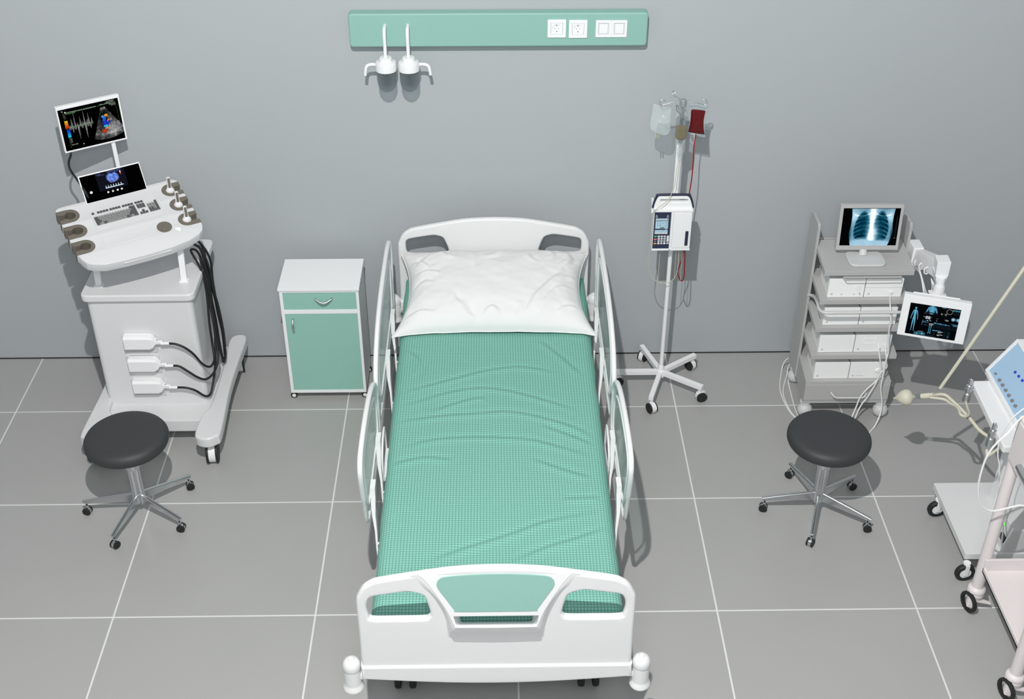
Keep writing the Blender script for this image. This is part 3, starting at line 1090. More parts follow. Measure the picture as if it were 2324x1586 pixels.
for s, ox, ix in ((1, 2.350, 2.205), (-1, 1.562, 1.707)):
    m = M().prism(smooth2(foot_poly(ox, ix, s), 4), .07, Matrix.Translation((0, 0, .15)), bev=.014, seg=3)
    obj('base_foot', m, USWHITE, us)
for cx, cy, rot in ((2.282, -1.315, .12), (2.285, -.43, .25), (1.635, -1.315, -.5), (1.63, -.43, .2)):
    R_ = Matrix.Translation((cx, cy, 0)) @ Matrix.Rotation(rot, 4, 'Z')
    w = M()
    for a, b in ((-.033, -.019), (.019, .033)):
        w.cyl(R_ @ Vector((a, 0, .066)), R_ @ Vector((b, 0, .066)), .066, bev=.005, n=32)
    c = obj('castor', w, RUBBER, us)
    w = M().cyl(R_ @ Vector((-.0195, 0, .066)), R_ @ Vector((.0195, 0, .066)), .060, n=32)
    w.cyl((cx, cy, .12), (cx, cy, .155), .018, n=20)
    obj('castor_hood', w, WHITE, c)

# cabinet body
BX0, BX1, BY0, BY1 = 1.637, 2.222, -1.012, -.43
m = M().prism(rpoly([(BX0, BY0), (BX1, BY0), (BX1, BY1), (BX0, BY1)], .035, 8), .73, Matrix.Translation((0, 0, .175)))
obj('cabinet', m, USWHITE, us)
m = M().prism(rpoly([(BX0 - .02, BY0 - .026), (BX1 + .022, BY0 - .022), (BX1 + .022, BY1 + .02), (BX0 - .02, BY1 + .02)], .045, 8), .045, Matrix.Translation((0, 0, .903)), bev=.01, seg=3)
obj('cabinet_top', m, USWHITE, us)
# socket row on the front
m = M()
for z in (.655, .512, .349):
    m.plate(rect(1.796, z - .10, 1.985, z + .018, .004), [rect(1.806, z - .094, 1.975, z + .006, .003)], .008, .002, XZ(BY0 - .003))
    m.box((1.806, BY0 - .0012, z - .094), (1.975, BY0 - .0002, z + .006), 0)
obj('port_frame', m, PALEGREY, us)
for k, (x, y) in enumerate(((1.702, -.93), (2.166, -.885))):
    top = UO + EX * (-.14 if k == 0 else .12)
    m = M().hexa([(x - .017, y - .012, .945), (x + .017, y - .012, .945), (x + .017, y + .012, .945), (x - .017, y + .012, .945),
                  (x - .017, y + .03, 1.255 if k == 0 else 1.24), (x + .017, y + .03, 1.255 if k == 0 else 1.24), (x + .017, y + .055, 1.26), (x - .017, y + .055, 1.26)], .003)
    m.box((x - .026, y - .02, .946), (x + .026, y + .02, .956), .003)
    obj('support_post', m, WHITE, us)

# console with three notches each side
HY_ = (-.0515, -.1735, -.2965)
HW = .0485
R_out = .345
loop = [(-.30, .027), (.30, .027), (.325, .024), (.34, .012), (.344, -.003)]


def notch(s, yc, down):
    pts = []
    n = 12
    for k in range(n + 1):
        a = PI / 2 - PI * k / n if down else -PI / 2 + PI * k / n
        pts.append((s * (.283 - HW * math.cos(a)), yc + HW * math.sin(a)))
    e0 = (s * R_out, yc + (HW if down else -HW))
    e1 = (s * R_out, yc - (HW if down else -HW))
    return [e0] + pts + [e1]


for yc in HY_:
    loop += notch(1, yc, True)
loop += [(.341, -.372), (.33, -.40), (.302, -.426), (.234, -.453), (.129, -.467), (.0, -.471), (-.115, -.468), (-.232, -.459), (-.29, -.436), (-.318, -.414), (-.332, -.385), (-.337, -.36)]
for yc in HY_[::-1]:
    loop += notch(-1, yc, False)
loop += [(-.344, -.003), (-.34, .014), (-.325, .024)]
m = M().plate(loop[::-1], [], .056, .004, UF @ Matrix.Translation((0, 0, -.028)), res=2)
con = obj('console', m, USWHITE, us, sharp=18)
con.modifiers.clear()
# moulded details of the console top
m = M().plate(rect(-.190, -.206, .190, -.055, .006), [rect(-.186, -.202, .186, -.059, .005)], .003, .001, UF @ Matrix.Translation((0, 0, .0006)))
m.plate(rect(-.192, -.342, .075, -.276, .012), [rect(-.187, -.337, .069, -.281, .01)], .003, .001, UF @ Matrix.Translation((0, 0, .0006)))
m.box((-.135, -.0045 - .468, -.022), (.125, -.466, -.020), .0006, mx=UF)
obj('moulded_rim', m, USWHITE, con)
m = M().lathe([(0, .0022), (.0395, .0022), (.041, .001), (.041, -.002)], ul(.147, -.311), EZ, 40)
obj('round_pad', m, TAUPE, con)
# holders
for s in (-1, 1):
    for yc in HY_:
        n = 16
        out = [(.346, HW - .001)] + [(.283 - (HW - .001) * math.cos(a), (HW - .001) * math.sin(a)) for a in [PI / 2 - PI * k / n for k in range(n + 1)]] + [(.346, -HW + .001)]
        ri, sw = .0275, .016
        a0 = math.asin(sw / ri)
        # inner edge: from the lower lip of the slot round the hole to the upper lip
        inn = [(.346, -sw - .006), (.318, -sw)] + [(.283 + ri * math.cos(a), ri * math.sin(a)) for a in [-a0 - (2 * PI - 2 * a0) * k / 28 for k in range(29)]] + [(.318, sw), (.346, sw + .006)]
        poly = [(s * x, yc + y) for x, y in out + inn]
        if s > 0:
            poly = poly[::-1]
        m = M().plate(poly, [], .068, .0025, UF @ Matrix.Translation((0, 0, -.0325)), res=2)
        m.cyl(ul(s * .283, yc, -.062), ul(s * .283, yc, -.056), .030, n=28)
        obj('probe_holder', m, TAUPE, con)
# keyboard
kb = M()
kb.box((-.184, -.200, -.002), (.184, -.061, .0018), .0006, mx=UF, mi=2)


def key(x0, y0, x1, y1, mi, h=.0085):
    g = .0007
    i = .0022
    p = [ul(x0 + g, y0 + g, .001), ul(x1 - g, y0 + g, .001), ul(x1 - g, y1 - g, .001), ul(x0 + g, y1 - g, .001),
         ul(x0 + i, y0 + i, h), ul(x1 - i, y0 + i, h), ul(x1 - i, y1 - i * .6, h), ul(x0 + i, y1 - i * .6, h)]
    kb.hexa(p, 0, mi)


def keyrow(x0, x1, n, y0, y1, mi):
    for k in range(n):
        a = x0 + (x1 - x0) * k / n
        key(a, y0, a + (x1 - x0) / n, y1, mi[k] if isinstance(mi, list) else mi)


y_f = (-.092, -.079)
keyrow(-.177, -.161, 1, *y_f, 0)
keyrow(-.147, -.083, 4, *y_f, 0)
keyrow(-.078, -.015, 4, *y_f, 0)
keyrow(-.008, .055, 4, *y_f, 0)
keyrow(.063, .110, 3, *y_f, 0)
rowsY = [(-.178, -.1625), (-.1625, -.147), (-.147, -.1315), (-.1315, -.116), (-.116, -.1005)]
# number row, three letter rows, bottom row
keyrow(-.176, .022, 13, *rowsY[4], 2)
key(.022, rowsY[4][0], .056, rowsY[4][1], 0)
key(-.176, rowsY[3][0], -.153, rowsY[3][1], 0)
keyrow(-.153, .030, 12, *rowsY[3], 1)
key(.030, rowsY[3][0], .056, rowsY[3][1], 0)
key(-.176, rowsY[2][0], -.149, rowsY[2][1], 0)
keyrow(-.149, .019, 11, *rowsY[2], 1)
key(.019, rowsY[2][0], .056, rowsY[2][1], 0)
key(-.176, rowsY[1][0], -.142, rowsY[1][1], 0)
keyrow(-.142, .011, 10, *rowsY[1], 1)
key(.011, rowsY[1][0], .056, rowsY[1][1], 0)
key(-.176, rowsY[0][0], -.157, rowsY[0][1], 0)
key(-.157, rowsY[0][0], -.138, rowsY[0][1], 1)
key(-.138, rowsY[0][0], -.117, rowsY[0][1], 0)
key(-.117, rowsY[0][0], -.011, rowsY[0][1], 1)
key(-.011, rowsY[0][0], .014, rowsY[0][1], 0)
key(.014, rowsY[0][0], .032, rowsY[0][1], 1)
key(.032, rowsY[0][0], .056, rowsY[0][1], 0)
keyrow(.065, .111, 3, -.116, -.1005, 0)
keyrow(.065, .111, 3, -.1315, -.116, 0)
keyrow(.065, .111, 3, *rowsY[0], 0)
key(.0803, rowsY[1][0], .0957, rowsY[1][1], 0)
keyrow(.120, .164, 3, *rowsY[4], 2)
keyrow(.120, .164, 3, *rowsY[3], 1)
keyrow(.120, .164, 3, *rowsY[2], 1)
keyrow(.120, .164, 3, *rowsY[1], [0, 0, 1])
keyrow(.120, .164, 3, *rowsY[0], [0, 0, 0])
key(.164, rowsY[0][0], .179, rowsY[2][0], 0)
key(.164, rowsY[2][0], .179, rowsY[4][1], 0)
obj('keyboard', kb, (KDARK, KMID, USWHITE), con)

# touch panel leaning back behind the keyboard
T2 = math.radians(60)
EY2 = Vector((-math.sin(PH) * math.cos(T2), math.cos(PH) * math.cos(T2), math.sin(T2)))
N2 = EX.cross(EY2)
tf = frame(UO, EX, EY2)
m = M().box((-.175, -.002, -.016), (.170, .1565, -.001), .002, mx=tf)
m.hexa([ul(-.175, -.004, -.01), ul(.17, -.004, -.01), ul(.17, .024, -.01), ul(-.175, .024, -.01)] + [UO + EX * a + EY2 * b - N2 * c for a, b, c in ((-.17, .012, .002), (.165, .012, .002), (.165, .012, .02), (-.17, .012, .02))], .002)
tp = obj('touch_panel', m, WHITE, us)

# --- picture on the touch panel
p = Paint(230, 106, (2, 2, 3))
p.rect(.255, .02, .735, .70, (20, 20, 30))
nz = p.noise(26) * .6 + p.noise(60) * .5
bl = ((p.u - .515) / .13) ** 2 + ((p.v - .29) / .165) ** 2 + (p.noise(9) - .5) * 1.2
nt_ = ((p.u - .53) / .05) ** 2 + ((p.v - .03) / .10) ** 2
blob = np.clip((1.05 - bl) * 2.2, 0, 1) * (nt_ > 1)
p.put(blob, np.stack([.28 + .45 * (nz - .3), .40 + .5 * (nz - .3), .78 + .3 * (nz - .3)], -1).clip(0, 1))
p.put(np.clip((.35 - ((p.u - .485) / .05) ** 2 - ((p.v - .28) / .09) ** 2) * 2, 0, 1) * (nz > .62), (200, 130, 190))
p.line([(.43, .36), (.47, .42), (.53, .445), (.58, .43), (.62, .38)], .006, (150, 50, 50), .7)
for k in range(7):
    x0 = .365 + .042 * k
    p.line([(x0, .625), (x0 + .008, .53), (x0 + .014, .60), (x0 + .042, .625)], .007, (225, 240, 248))
    p.rect(x0, .60, x0 + .042, .635, (215, 232, 245))
p.words(.27, .055, .35, (90, 110, 190), .03)
p.words(.29, .10, .42, (120, 110, 150), .03)
p.words(.45, .035, .70, (110, 120, 200), .03)
p.words(.46, .075, .66, (90, 100, 170), .03)
p.rect(.655, .09, .672, .17, (235, 240, 245))
p.rect(.655, .17, .672, .24, (190, 70, 90))
for bx, by, r in ((.117, .64, .050), (.381, .775, .037), (.46, .775, .037), (.539, .775, .037), (.609, .772, .037)):
    p.disc(bx, by, r, (238, 238, 236))
picture('touch_display', p, UO + EX * -.1695 + EY2 * .003 + N2 * .0004, EX, EY2, .334, .146, tp, label='lit black touch display with a blue scan')

# big screen on a bent arm
MB = Vector((1.561, -.617, 1.606))
T3 = math.radians(87)
EY3 = Vector((-math.sin(PH) * math.cos(T3), math.cos(PH) * math.cos(T3), math.sin(T3)))
N3 = EX.cross(EY3)
mf = frame(MB, EX, EY3)
m = M().box((0, 0, -.028), (.346, .262, -.003), .004, mx=mf)
m.plate(rect(0, 0, .346, .262, .003), [rect(.008, .009, .337, .244)], .006, .002, mf @ Matrix.Translation((0, 0, 0)))
mon = obj('monitor', m, WHITE, us)
m = M()
pe = MB + EX * .268 - N3 * .018
m.hexa([pe + EX * a + EY3 * b + N3 * c for a, b, c in ((-.011, -.29, -.006), (.011, -.29, -.006), (.011, -.29, .006), (-.011, -.29, .006), (-.011, .06, -.006), (.011, .06, -.006), (.011, .06, .006), (-.011, .06, .006))], .002)
m.box((-.02, -.01, -.012), (.02, .012, .004), .003, mx=frame(ul(.06, .02, -.02), EX, EY3))
m.tube([pe - EY3 * .285, pe - EY3 * .30 - EX * .03, ul(.08, .02, -.02)], .011, n=10)
obj('monitor_arm', m, WHITE, us)
m = M().tube([MB + EX * .03 + EY3 * .02 - N3 * .026, (1.584, -.6, 1.595), (1.562, -.6, 1.545), (1.562, -.602, 1.499), (1.585, -.606, 1.45), ul(-.165, .045, .06), ul(-.15, .025, 0)], .0062, n=10)
obj('monitor_cable', m, CABLE, us)

# --- picture on the big screen
p = Paint(260, 186, (2, 2, 2))
gr = (60, 120, 60)
p.line([(.075, .12), (.945, .085)], .004, gr)
p.line([(.075, .12), (.095, .93)], .003, gr, .8)
p.line([(.945, .10), (.965, .74)], .003, gr, .8)
p.line([(.10, .465), (.52, .445)], .006, (60, 150, 60))
for k in range(16):
    p.rect(.075 + .0013 * k, .14 + .05 * k, .09 + .0013 * k, .144 + .05 * k, (90, 160, 90))
p.rect(.075, .285, .125, .47, (230, 120, 20))
g = np.clip((p.v - .285) / .185, 0, 1)
mk = (p.u > .075) & (p.u < .125) & (p.v > .285) & (p.v < .47)
p.put(mk, np.stack([.92 - .2 * g, .80 - .72 * g, .10 + 0 * g], -1))
g = np.clip((p.v - .495) / .19, 0, 1)
mk = (p.u > .085) & (p.u < .135) & (p.v > .495) & (p.v < .685)
p.put(mk, np.stack([.05 + .1 * g, .15 + .65 * g, .75 + .15 * g], -1))
# spectral trace above and below the base line
rs = p.rng
cols = p.u[0]
up = np.zeros(p.w)
dn = np.zeros(p.w)
for c, h, wd in ((.185, .21, .018), (.235, .38, .010), (.275, .07, .02), (.325, .20, .016), (.365, .08, .02), (.395, .36, .011), (.44, .10, .03), (.465, .27, .014), (.51, .13, .015), (.15, .05, .02)):
    up = np.maximum(up, h * np.clip(1 - np.abs(cols - c) / (wd * 1.15), 0, 1))
for c, h, wd in ((.19, .12, .016), (.28, .32, .014), (.235, .06, .02), (.345, .06, .02), (.40, .33, .015), (.44, .05, .02), (.48, .10, .02), (.15, .04, .02)):
    dn = np.maximum(dn, h * np.clip(1 - np.abs(cols - c) / (wd * 1.15), 0, 1))
up = up * (cols > .13) * (cols < .53) + .012 * (cols > .13) * (cols < .53)
dn = dn * (cols > .13) * (cols < .53) + .012 * (cols > .13) * (cols < .53)
base = .462 - .02 * (cols - .1)
U = (p.v < base[None]) & (p.v > (base - up)[None])
D = (p.v > (base + .012)[None]) & (p.v < (base + .012 + dn)[None])
spk = rs.rand(p.h, p.w)
inten = np.where(U | D, .25 + .65 * spk * np.where(U, np.clip(.35 + (p.v - (base - up)[None]) * 2.2, 0, 1), np.clip(.5 + ((base + dn)[None] - p.v) * 2, 0, 1)), 0)
p.put(inten, (235, 235, 235))
# echo sector
ax, ay = .715, .05
dx, dy = (p.u - ax) * p.asp, p.v - ay
r = np.hypot(dx, dy)
a = np.arctan2(dx, dy)
sect = (r > .10) & (r < .87) & (a > -.36) & (a < .56)
tex = .12 + .5 * p.noise(14) * p.noise(34) + .22 * spk
dark = np.exp(-(((p.u - .70) / .075) ** 2 + ((p.v - .40) / .24) ** 2))
bright = np.exp(-(((p.u - .84) / .10) ** 2 + ((p.v - .68) / .16) ** 2)) + .8 * np.exp(-((r - .13) / .035) ** 2) + .5 * np.exp(-((r - .74) / .02) ** 2)
tex = np.clip(tex * (1 - .8 * dark) + .5 * bright * (0.5 + spk * .6) - .10, 0, .9)
p.put(sect, np.stack([tex] * 3, -1))
n1 = p.noise(16)
for (cu, cv, su, sv, rgb, th) in ((.715, .44, .03, .07, (40, 90, 220), .5), (.692, .37, .025, .035, (70, 160, 235), .5), (.75, .35, .028, .028, (235, 150, 40), .45), (.73, .54, .042, .09, (25, 50, 190), .42), (.717, .61, .042, .035, (60, 190, 235), .5),
                                  (.775, .48, .02, .035, (230, 120, 60), .5), (.79, .51, .018, .03, (30, 50, 160), .5), (.738, .657, .045, .02, (235, 150, 60), .55), (.681, .711, .045, .05, (190, 55, 25), .52)):
    d = ((p.u - cu) / su) ** 2 + ((p.v - cv) / sv) ** 2 + (n1 - .5) * 1.4
    p.put((d < 1) & (spk > .1), rgb)
p.line([(.705, .13), (.72, .55)], .0025, (60, 170, 70), .7)
p.words(.06, .04, .09, (200, 200, 200), .045)
p.words(.10, .09, .62, (190, 205, 190), .022)
p.words(.12, .125, .28, (120, 200, 120), .02)
p.words(.68, .075, .86, (190, 205, 190), .02)
p.words(.80, .03, .93, (220, 220, 220), .022)
p.words(.78, .06, .94, (190, 210, 190), .02)
p.words(.84, .105, .945, (220, 220, 220), .02)
p.words(.87, .135, .945, (220, 220, 220), .02)
for k in range(7):
    p.words(.92, .55 + .04 * k, .965, (190, 190, 190), .018)
p.words(.86, .775, .96, (220, 220, 220), .02)
p.words(.11, .865, .22, (220, 220, 220), .02)
p.words(.10, .70, .14, (200, 200, 200), .12, .5)
p.words(.085, .15, .11, (200, 200, 200), .10, .5)
p.disc(.305, .905, .012, (240, 240, 240))
p.disc(.118, .085, .016, (240, 240, 240))
picture('monitor_display', p, MB + EX * .0075 + EY3 * .0085 + N3 * .0005, EX, EY3, .330, .236, mon, label='lit black display with a heart scan')

# ------------------------------------------------------------------ probes, their black cables and their plugs
PATHS = [
    [(2.195, -0.76, 1.071), (2.232, -0.77, 0.972), (2.249, -0.78, 0.889), (2.252, -0.79, 0.782), (2.250, -0.82, 0.642), (2.252, -0.84, 0.5), (2.262, -0.88, 0.439), (2.267, -0.92, 0.422), (2.256, -0.98, 0.424), (2.228, -1.025, 0.474), (2.192, -1.045, 0.558), (2.153, -1.055, 0.609), (2.107, -1.055, 0.634), (2.066, -1.05, 0.637)],
    [(2.219, -0.68, 1.054), (2.243, -0.7, 1.001), (2.256, -0.74, 0.847), (2.258, -0.78, 0.721), (2.274, -0.82, 0.624), (2.276, -0.84, 0.513), (2.285, -0.87, 0.445), (2.281, -0.91, 0.397), (2.265, -0.97, 0.37), (2.232, -1.02, 0.364), (2.194, -1.045, 0.395), (2.153, -1.055, 0.439), (2.104, -1.055, 0.48), (2.066, -1.05, 0.483)],
    [(2.235, -0.74, 1.0), (2.262, -0.77, 0.82), (2.268, -0.78, 0.572), (2.266, -0.82, 0.499), (2.265, -0.86, 0.426), (2.256, -0.91, 0.332), (2.246, -0.95, 0.279), (2.236, -0.985, 0.24), (2.222, -1.015, 0.238), (2.203, -1.035, 0.26), (2.167, -1.05, 0.306), (2.118, -1.055, 0.329), (2.066, -1.05, 0.329)]]
LOOPS = [
    [(2.226, -0.64, 1.043), (2.250, -0.64, 0.995), (2.266, -0.64, 0.924), (2.260, -0.64, 0.804), (2.262, -0.64, 0.65), (2.269, -0.64, 0.524), (2.268, -0.64, 0.396), (2.262, -0.64, 0.265), (2.254, -0.645, 0.227), (2.247, -0.65, 0.245), (2.244, -0.65, 0.396), (2.246, -0.66, 0.556), (2.240, -.69, .85), (2.225, -.72, 1.03)],
    [(2.228, -0.66, 1.06), (2.246, -0.66, 0.948), (2.250, -0.66, 0.81), (2.262, -0.66, 0.688), (2.265, -0.66, 0.582), (2.274, -0.66, 0.455), (2.272, -0.66, 0.326), (2.264, -0.66, 0.262), (2.254, -0.665, 0.262), (2.246, -0.67, 0.391), (2.243, -0.67, 0.613), (2.246, -0.67, 0.80), (2.235, -.68, 1.0)],
    [(2.24, -0.70, 1.04), (2.268, -0.71, 0.93), (2.276, -0.72, 0.80), (2.290, -0.72, 0.66), (2.296, -0.72, 0.50), (2.290, -0.72, 0.36), (2.280, -0.72, 0.300), (2.268, -0.725, 0.305), (2.258, -0.73, 0.42), (2.256, -0.73, 0.62), (2.262, -.73, .85), (2.25, -.74, .97)]]
names = ('ultrasound probe standing in the rear holder, farthest from the stool', 'ultrasound probe standing in the middle one of the three filled holders', 'ultrasound probe standing in the front holder, nearest the round pad')
for k in range(3):
    yc = HY_[k]
    t = thing('ultrasound_probe', names[k], 'probe', ul(.283, yc, -.05), 'ultrasound probes in the console holders')
    b0 = ul(.283, yc, -.036)
    up_ = (Vector((0, 0, 1)) * .9 + EZ * .1).normalized()
    m = M()
    fw = (Vector((.30, -.75, 0)) - up_ * up_.dot(Vector((.30, -.75, 0)))).normalized()
    sd = fw.cross(up_)
    vs, rings = [], 0
    for h, rx, ry in ((-.010, .010, .010), (0, .020, .018), (.012, .0255, .022), (.024, .0255, .021), (.034, .023, .0185), (.042, .016, .014), (.05, .0125, .012), (.06, .0115, .011), (.085, .0105, .0100), (.105, .010, .009), (.109, .008, .007)):
        for i in range(20):
            a = 2 * PI * i / 20
            ca, sa = math.cos(a), math.sin(a)
            sq = 1.0 / max(abs(ca), abs(sa)) ** (.55 if h > .045 else .08)
            vs.append(b0 + up_ * h + sd * (rx * ca * sq) + fw * (ry * sa * sq))
        rings += 1
    fs = [[r * 20 + i, r * 20 + (i + 1) % 20, (r + 1) * 20 + (i + 1) % 20, (r + 1) * 20 + i] for r in range(rings - 1) for i in range(20)]
    fs += [list(range(20))[::-1], list(range((rings - 1) * 20, rings * 20))]
    m.raw(vs, fs)
    m.box((-.010, -.029, 0), (.010, -.020, .020), .003, mx=frame(b0, sd, up_) @ Matrix.Translation((0, .012, .040)))
    h_ = obj('probe_handle', m, WHITE, t)
    q = b0 + up_ * .078 + fw * .0118
    m = M().box((-.0068, -.030, -.0015), (.0068, .030, .0015), .001, mx=frame(q, sd, up_))
    obj('grip_inlay', m, TAUPE, h_)
    start = [ul(.283, yc, -.062), ul(.290, yc, -.11), ul(.300, yc - .0, -.19)]
    m = M().tube(start + LOOPS[k] + PATHS[k], .0068, n=10, sub=5)
    obj('cable', m, CABLE, t)
    z = PATHS[k][-1][2]
    m = M()
    prof = [(1.815, -.044, .047), (1.955, -.044, .047), (1.975, -.034, .036), (1.987, -.013, .014), (2.000, -.011, .012), (2.03, -.0085, .009)]
    rows_ = []
    vs = []
    zc = z + .0
    for x, lo, hi in prof:
        yf = -1.062 if x < 1.96 else (-1.055 if x < 1.98 else -1.047)
        for yy, zz in ((BY0 - .002, zc + hi), (yf + .012, zc + hi), (yf, zc + hi * .72), (yf, zc + lo * .72), (yf + .012, zc + lo), (BY0 - .002, zc + lo)):
            vs.append((x, yy if x < 1.99 else (yy - .028 if yy == BY0 - .002 else yy - .0), zz))
    n_ = 6
    fs = [[r * n_ + i, (r + 1) * n_ + i, (r + 1) * n_ + (i + 1) % n_, r * n_ + (i + 1) % n_] for r in range(len(prof) - 1) for i in range(n_)]
    fs += [list(range(n_)), list(range((len(prof) - 1) * n_, len(prof) * n_))[::-1]]
    bm = bmesh.new()
    bv = [bm.verts.new(v) for v in vs]
    for f in fs:
        bm.faces.new([bv[i] for i in f])
    bmesh.ops.recalc_face_normals(bm, faces=bm.faces[:])
    m.bm(bm)
    m.cyl((2.02, -1.05, z), (2.068, -1.05, z), .0095, .0085, n=16)
    obj('plug', m, WHITE, t)


# ------------------------------------------------------------------ infusion stand
HX, HY0 = 4.926, -.622
iv = thing('infusion_stand', 'white five-armed infusion stand on castors with a hooked crossbar', 'infusion stand', (HX, HY0, 0))
m = M().lathe([(0, .075), (.028, .075), (.028, .118), (.02, .124), (.0175, .15), (.0125, .155), (.0125, 1.02), (.0165, 1.03), (.0165, 1.70), (.015, 1.705), (0, 1.705)], (HX, HY0, 0), n=24)
obj('pole', m, WHITE_M, iv)
m = M().cyl((HX, HY0, 1.70), (HX, HY0, 1.88), .0105, n=20).lathe([(0, 1.862), (.018, 1.862), (.020, 1.866), (.020, 1.898), (.018, 1.902), (0, 1.903)], (HX, HY0, 0), n=24)
obj('inner_pole', m, mat('grey_tube', (176, 182, 184), .35, metal=.6), iv)


def hook(dx, dy, L):
    d = Vector((dx, dy, 0))
    o = Vector((HX, HY0, 1.884))
    pts = [o, o + d * (L - .035), o + d * (L - .022) + Vector((0, 0, -.006))]
    c = o + d * (L + .006) + Vector((0, 0, .002))
    for k in range(10):
        a = PI * 1.25 + PI * 1.62 * k / 9
        pts.append(c + d * (.015 * math.cos(a)) + Vector((0, 0, .015 * math.sin(a))))
    return M().tube(pts, .0023, n=8, sub=3)


obj('hook', hook(-1, 0, .105), STEEL, iv)
obj('hook', hook(1, 0, .108), STEEL, iv)
obj('hook', hook(-.28, .96, .12), STEEL, iv)
obj('hook', hook(0, -1, .075), STEEL, iv)
for k in range(5):
    a = math.radians(180 + 72 * k)
    d = Vector((math.cos(a), math.sin(a), 0))
    s = Vector((-d.y, d.x, 0))
    o = Vector((HX, HY0, 0))
    pts = [o + d * t + s * q + Vector((0, 0, z)) for z in (.088, .118) for t, q in ((.012, -.0145), (.292, -.0145), (.292, .0145), (.012, .0145))]
    leg = obj('leg', M().hexa(pts, .002), WHITE_M, iv)
    c0 = o + d * .275
    sw = Matrix.Translation(c0) @ Matrix.Rotation([.3, -1.1, .2, 2.3, .9][k], 4, 'Z')
    w = M()
    for q in (-1, 1):
        w.cyl(sw @ Vector((.012, q * .013, .033)), sw @ Vector((.012, q * .0245, .033)), .033, bev=.003, n=24)
    c = obj('castor', w, RUBBER, leg)
    w = M().cyl(sw @ Vector((.012, -.0135, .033)), sw @ Vector((.012, .0135, .033)), .0345, n=28)
    w.cyl(c0 + Vector((0, 0, .055)), c0 + Vector((0, 0, .089)), .010, n=14)
    # hood over the wheels
    n = 14
    vs, fs = [], []
    for q in (-.0135, .0135):
        for i in range(n):
            b = PI * .05 + PI * .75 * i / (n - 1)
            vs.append(sw @ Vector((.012 + .0375 * math.cos(b), q, .033 + .0375 * math.sin(b))))
    fs = [[i, i + 1, n + i + 1, n + i] for i in range(n - 1)]
    w.raw(vs, fs)
    # the hub and hood belong to the castor
    obj('castor', w, WHITE, leg, 'white castor hood')

# bags and bottle
sac = thing('fluid_bag', 'clear fluid bag hanging from the infusion stand, away from the blood bag', 'infusion bag', (4.822, -.56, 1.68))


def bag_pts(outline, t, yc, lean=0.0, inset=.12):
    cx = sum(x for x, z in outline) / len(outline)
    cz = sum(z for x, z in outline) / len(outline)
    n = len(outline)
    vs, fs = [], []
    rings = [(1.0, 0.0), (.96, .28), (.88, .6), (.7, .9), (.4, 1.0), (.08, 1.02)]
    for sgn in (-1, 1):
        base = len(vs)
        for sc, h in rings:
            for x, z in outline:
                vs.append(Vector((cx + (x - cx) * sc, yc + sgn * h * t + lean * (z - cz), cz + (z - cz) * sc)))
        for r in range(len(rings) - 1):
            for i in range(n):
                j = (i + 1) % n
                f = [base + r * n + i, base + r * n + j, base + (r + 1) * n + j, base + (r + 1) * n + i]
                fs.append(f if sgn < 0 else f[::-1])
        f = [base + (len(rings) - 1) * n + i for i in range(n)]
        fs.append(f if sgn < 0 else f[::-1])
    return vs, fs


ol = smooth2([(4.778, 1.848), (4.80, 1.842), (4.83, 1.832), (4.855, 1.829), (4.873, 1.828), (4.877, 1.815), (4.876, 1.76), (4.877, 1.70), (4.866, 1.675), (4.842, 1.668), (4.815, 1.676), (4.785, 1.69), (4.766, 1.712), (4.766, 1.76), (4.772, 1.81)], 3)
m = M().raw(*bag_pts(ol, .016, -.56, .1))
obj('pouch', m, FLUID, sac)
m = M()
for x in (4.80, 4.813):
    m.cyl((x, -.565, 1.682), (x + .002, -.568, 1.652), .0028, n=10)
m.tube([(4.812, -.61, 1.872), (4.815, -.585, 1.86), (4.82, -.562, 1.838)], .0016, n=8)
obj('port', m, CLEARTUBE, sac)
blood = thing('blood_bag', 'dark red filled blood bag hanging from the infusion stand', 'blood bag', (5.02, -.57, 1.67))
ol = smooth2([(4.983, 1.826), (5.02, 1.823), (5.058, 1.817), (5.0605, 1.805), (5.056, 1.76), (5.059, 1.715), (5.066, 1.682), (5.064, 1.676), (5.02, 1.682), (4.978, 1.69), (4.975, 1.695), (4.981, 1.735), (4.982, 1.78), (4.980, 1.815)], 3)
m = M().raw(*bag_pts(ol, .011, -.572, .04))
obj('pouch', m, BLOOD, blood)
m = M().plate(smooth2([(4.972, 1.858), (5.07, 1.845), (5.063, 1.81), (5.06, 1.76), (5.069, 1.68), (5.070, 1.658), (5.02, 1.668), (4.974, 1.685), (4.977, 1.74), (4.979, 1.80)], 3), [], .0012, 0, XZ(-.572))
obj('clear_flap', m, FILM, blood, 'clear bag edge')
m = M().tube([(5.02, -.573, 1.675), (5.018, -.575, 1.655), (5.012, -.59, 1.62), (5.012, -.60, 1.556), (5.014, -.60, 1.432), (5.006, -.605, 1.308), (5.0, -.61, 1.20), (5.0, -.625, 1.05), (5.003, -.655, 0.99), (5.010, -.66, .853), (5.009, -.66, .805), (5.002, -.66, .785), (4.99, -.66, .792), (4.971, -.66, .838), (4.978, -.66, .885), (4.987, -.66, .922), (4.994, -.655, .975), (4.995, -.65, 1.03)], .0034, n=10)
obj('tube', m, REDTUBE, blood)
bot = thing('drip_bottle', 'inverted glass drip bottle half full of pale amber fluid on the infusion stand', 'drip bottle', (4.918, -.69, 1.70))
bx, by = 4.918, -.693
m = M().lathe([(.0, 1.838), (.018, 1.838), (.024, 1.834), (.0315, 1.826), (.0325, 1.815), (.0325, 1.722), (.030, 1.712), (.018, 1.702), (.0105, 1.698), (.0105, 1.682), (.0, 1.682)], (bx, by, 0), n=32)
obj('glass_body', m, GLASS, bot)
m = M().lathe([(0, 1.774), (.0308, 1.774), (.0308, 1.723), (.0285, 1.714), (.017, 1.705), (0, 1.7)], (bx, by, 0), n=32)
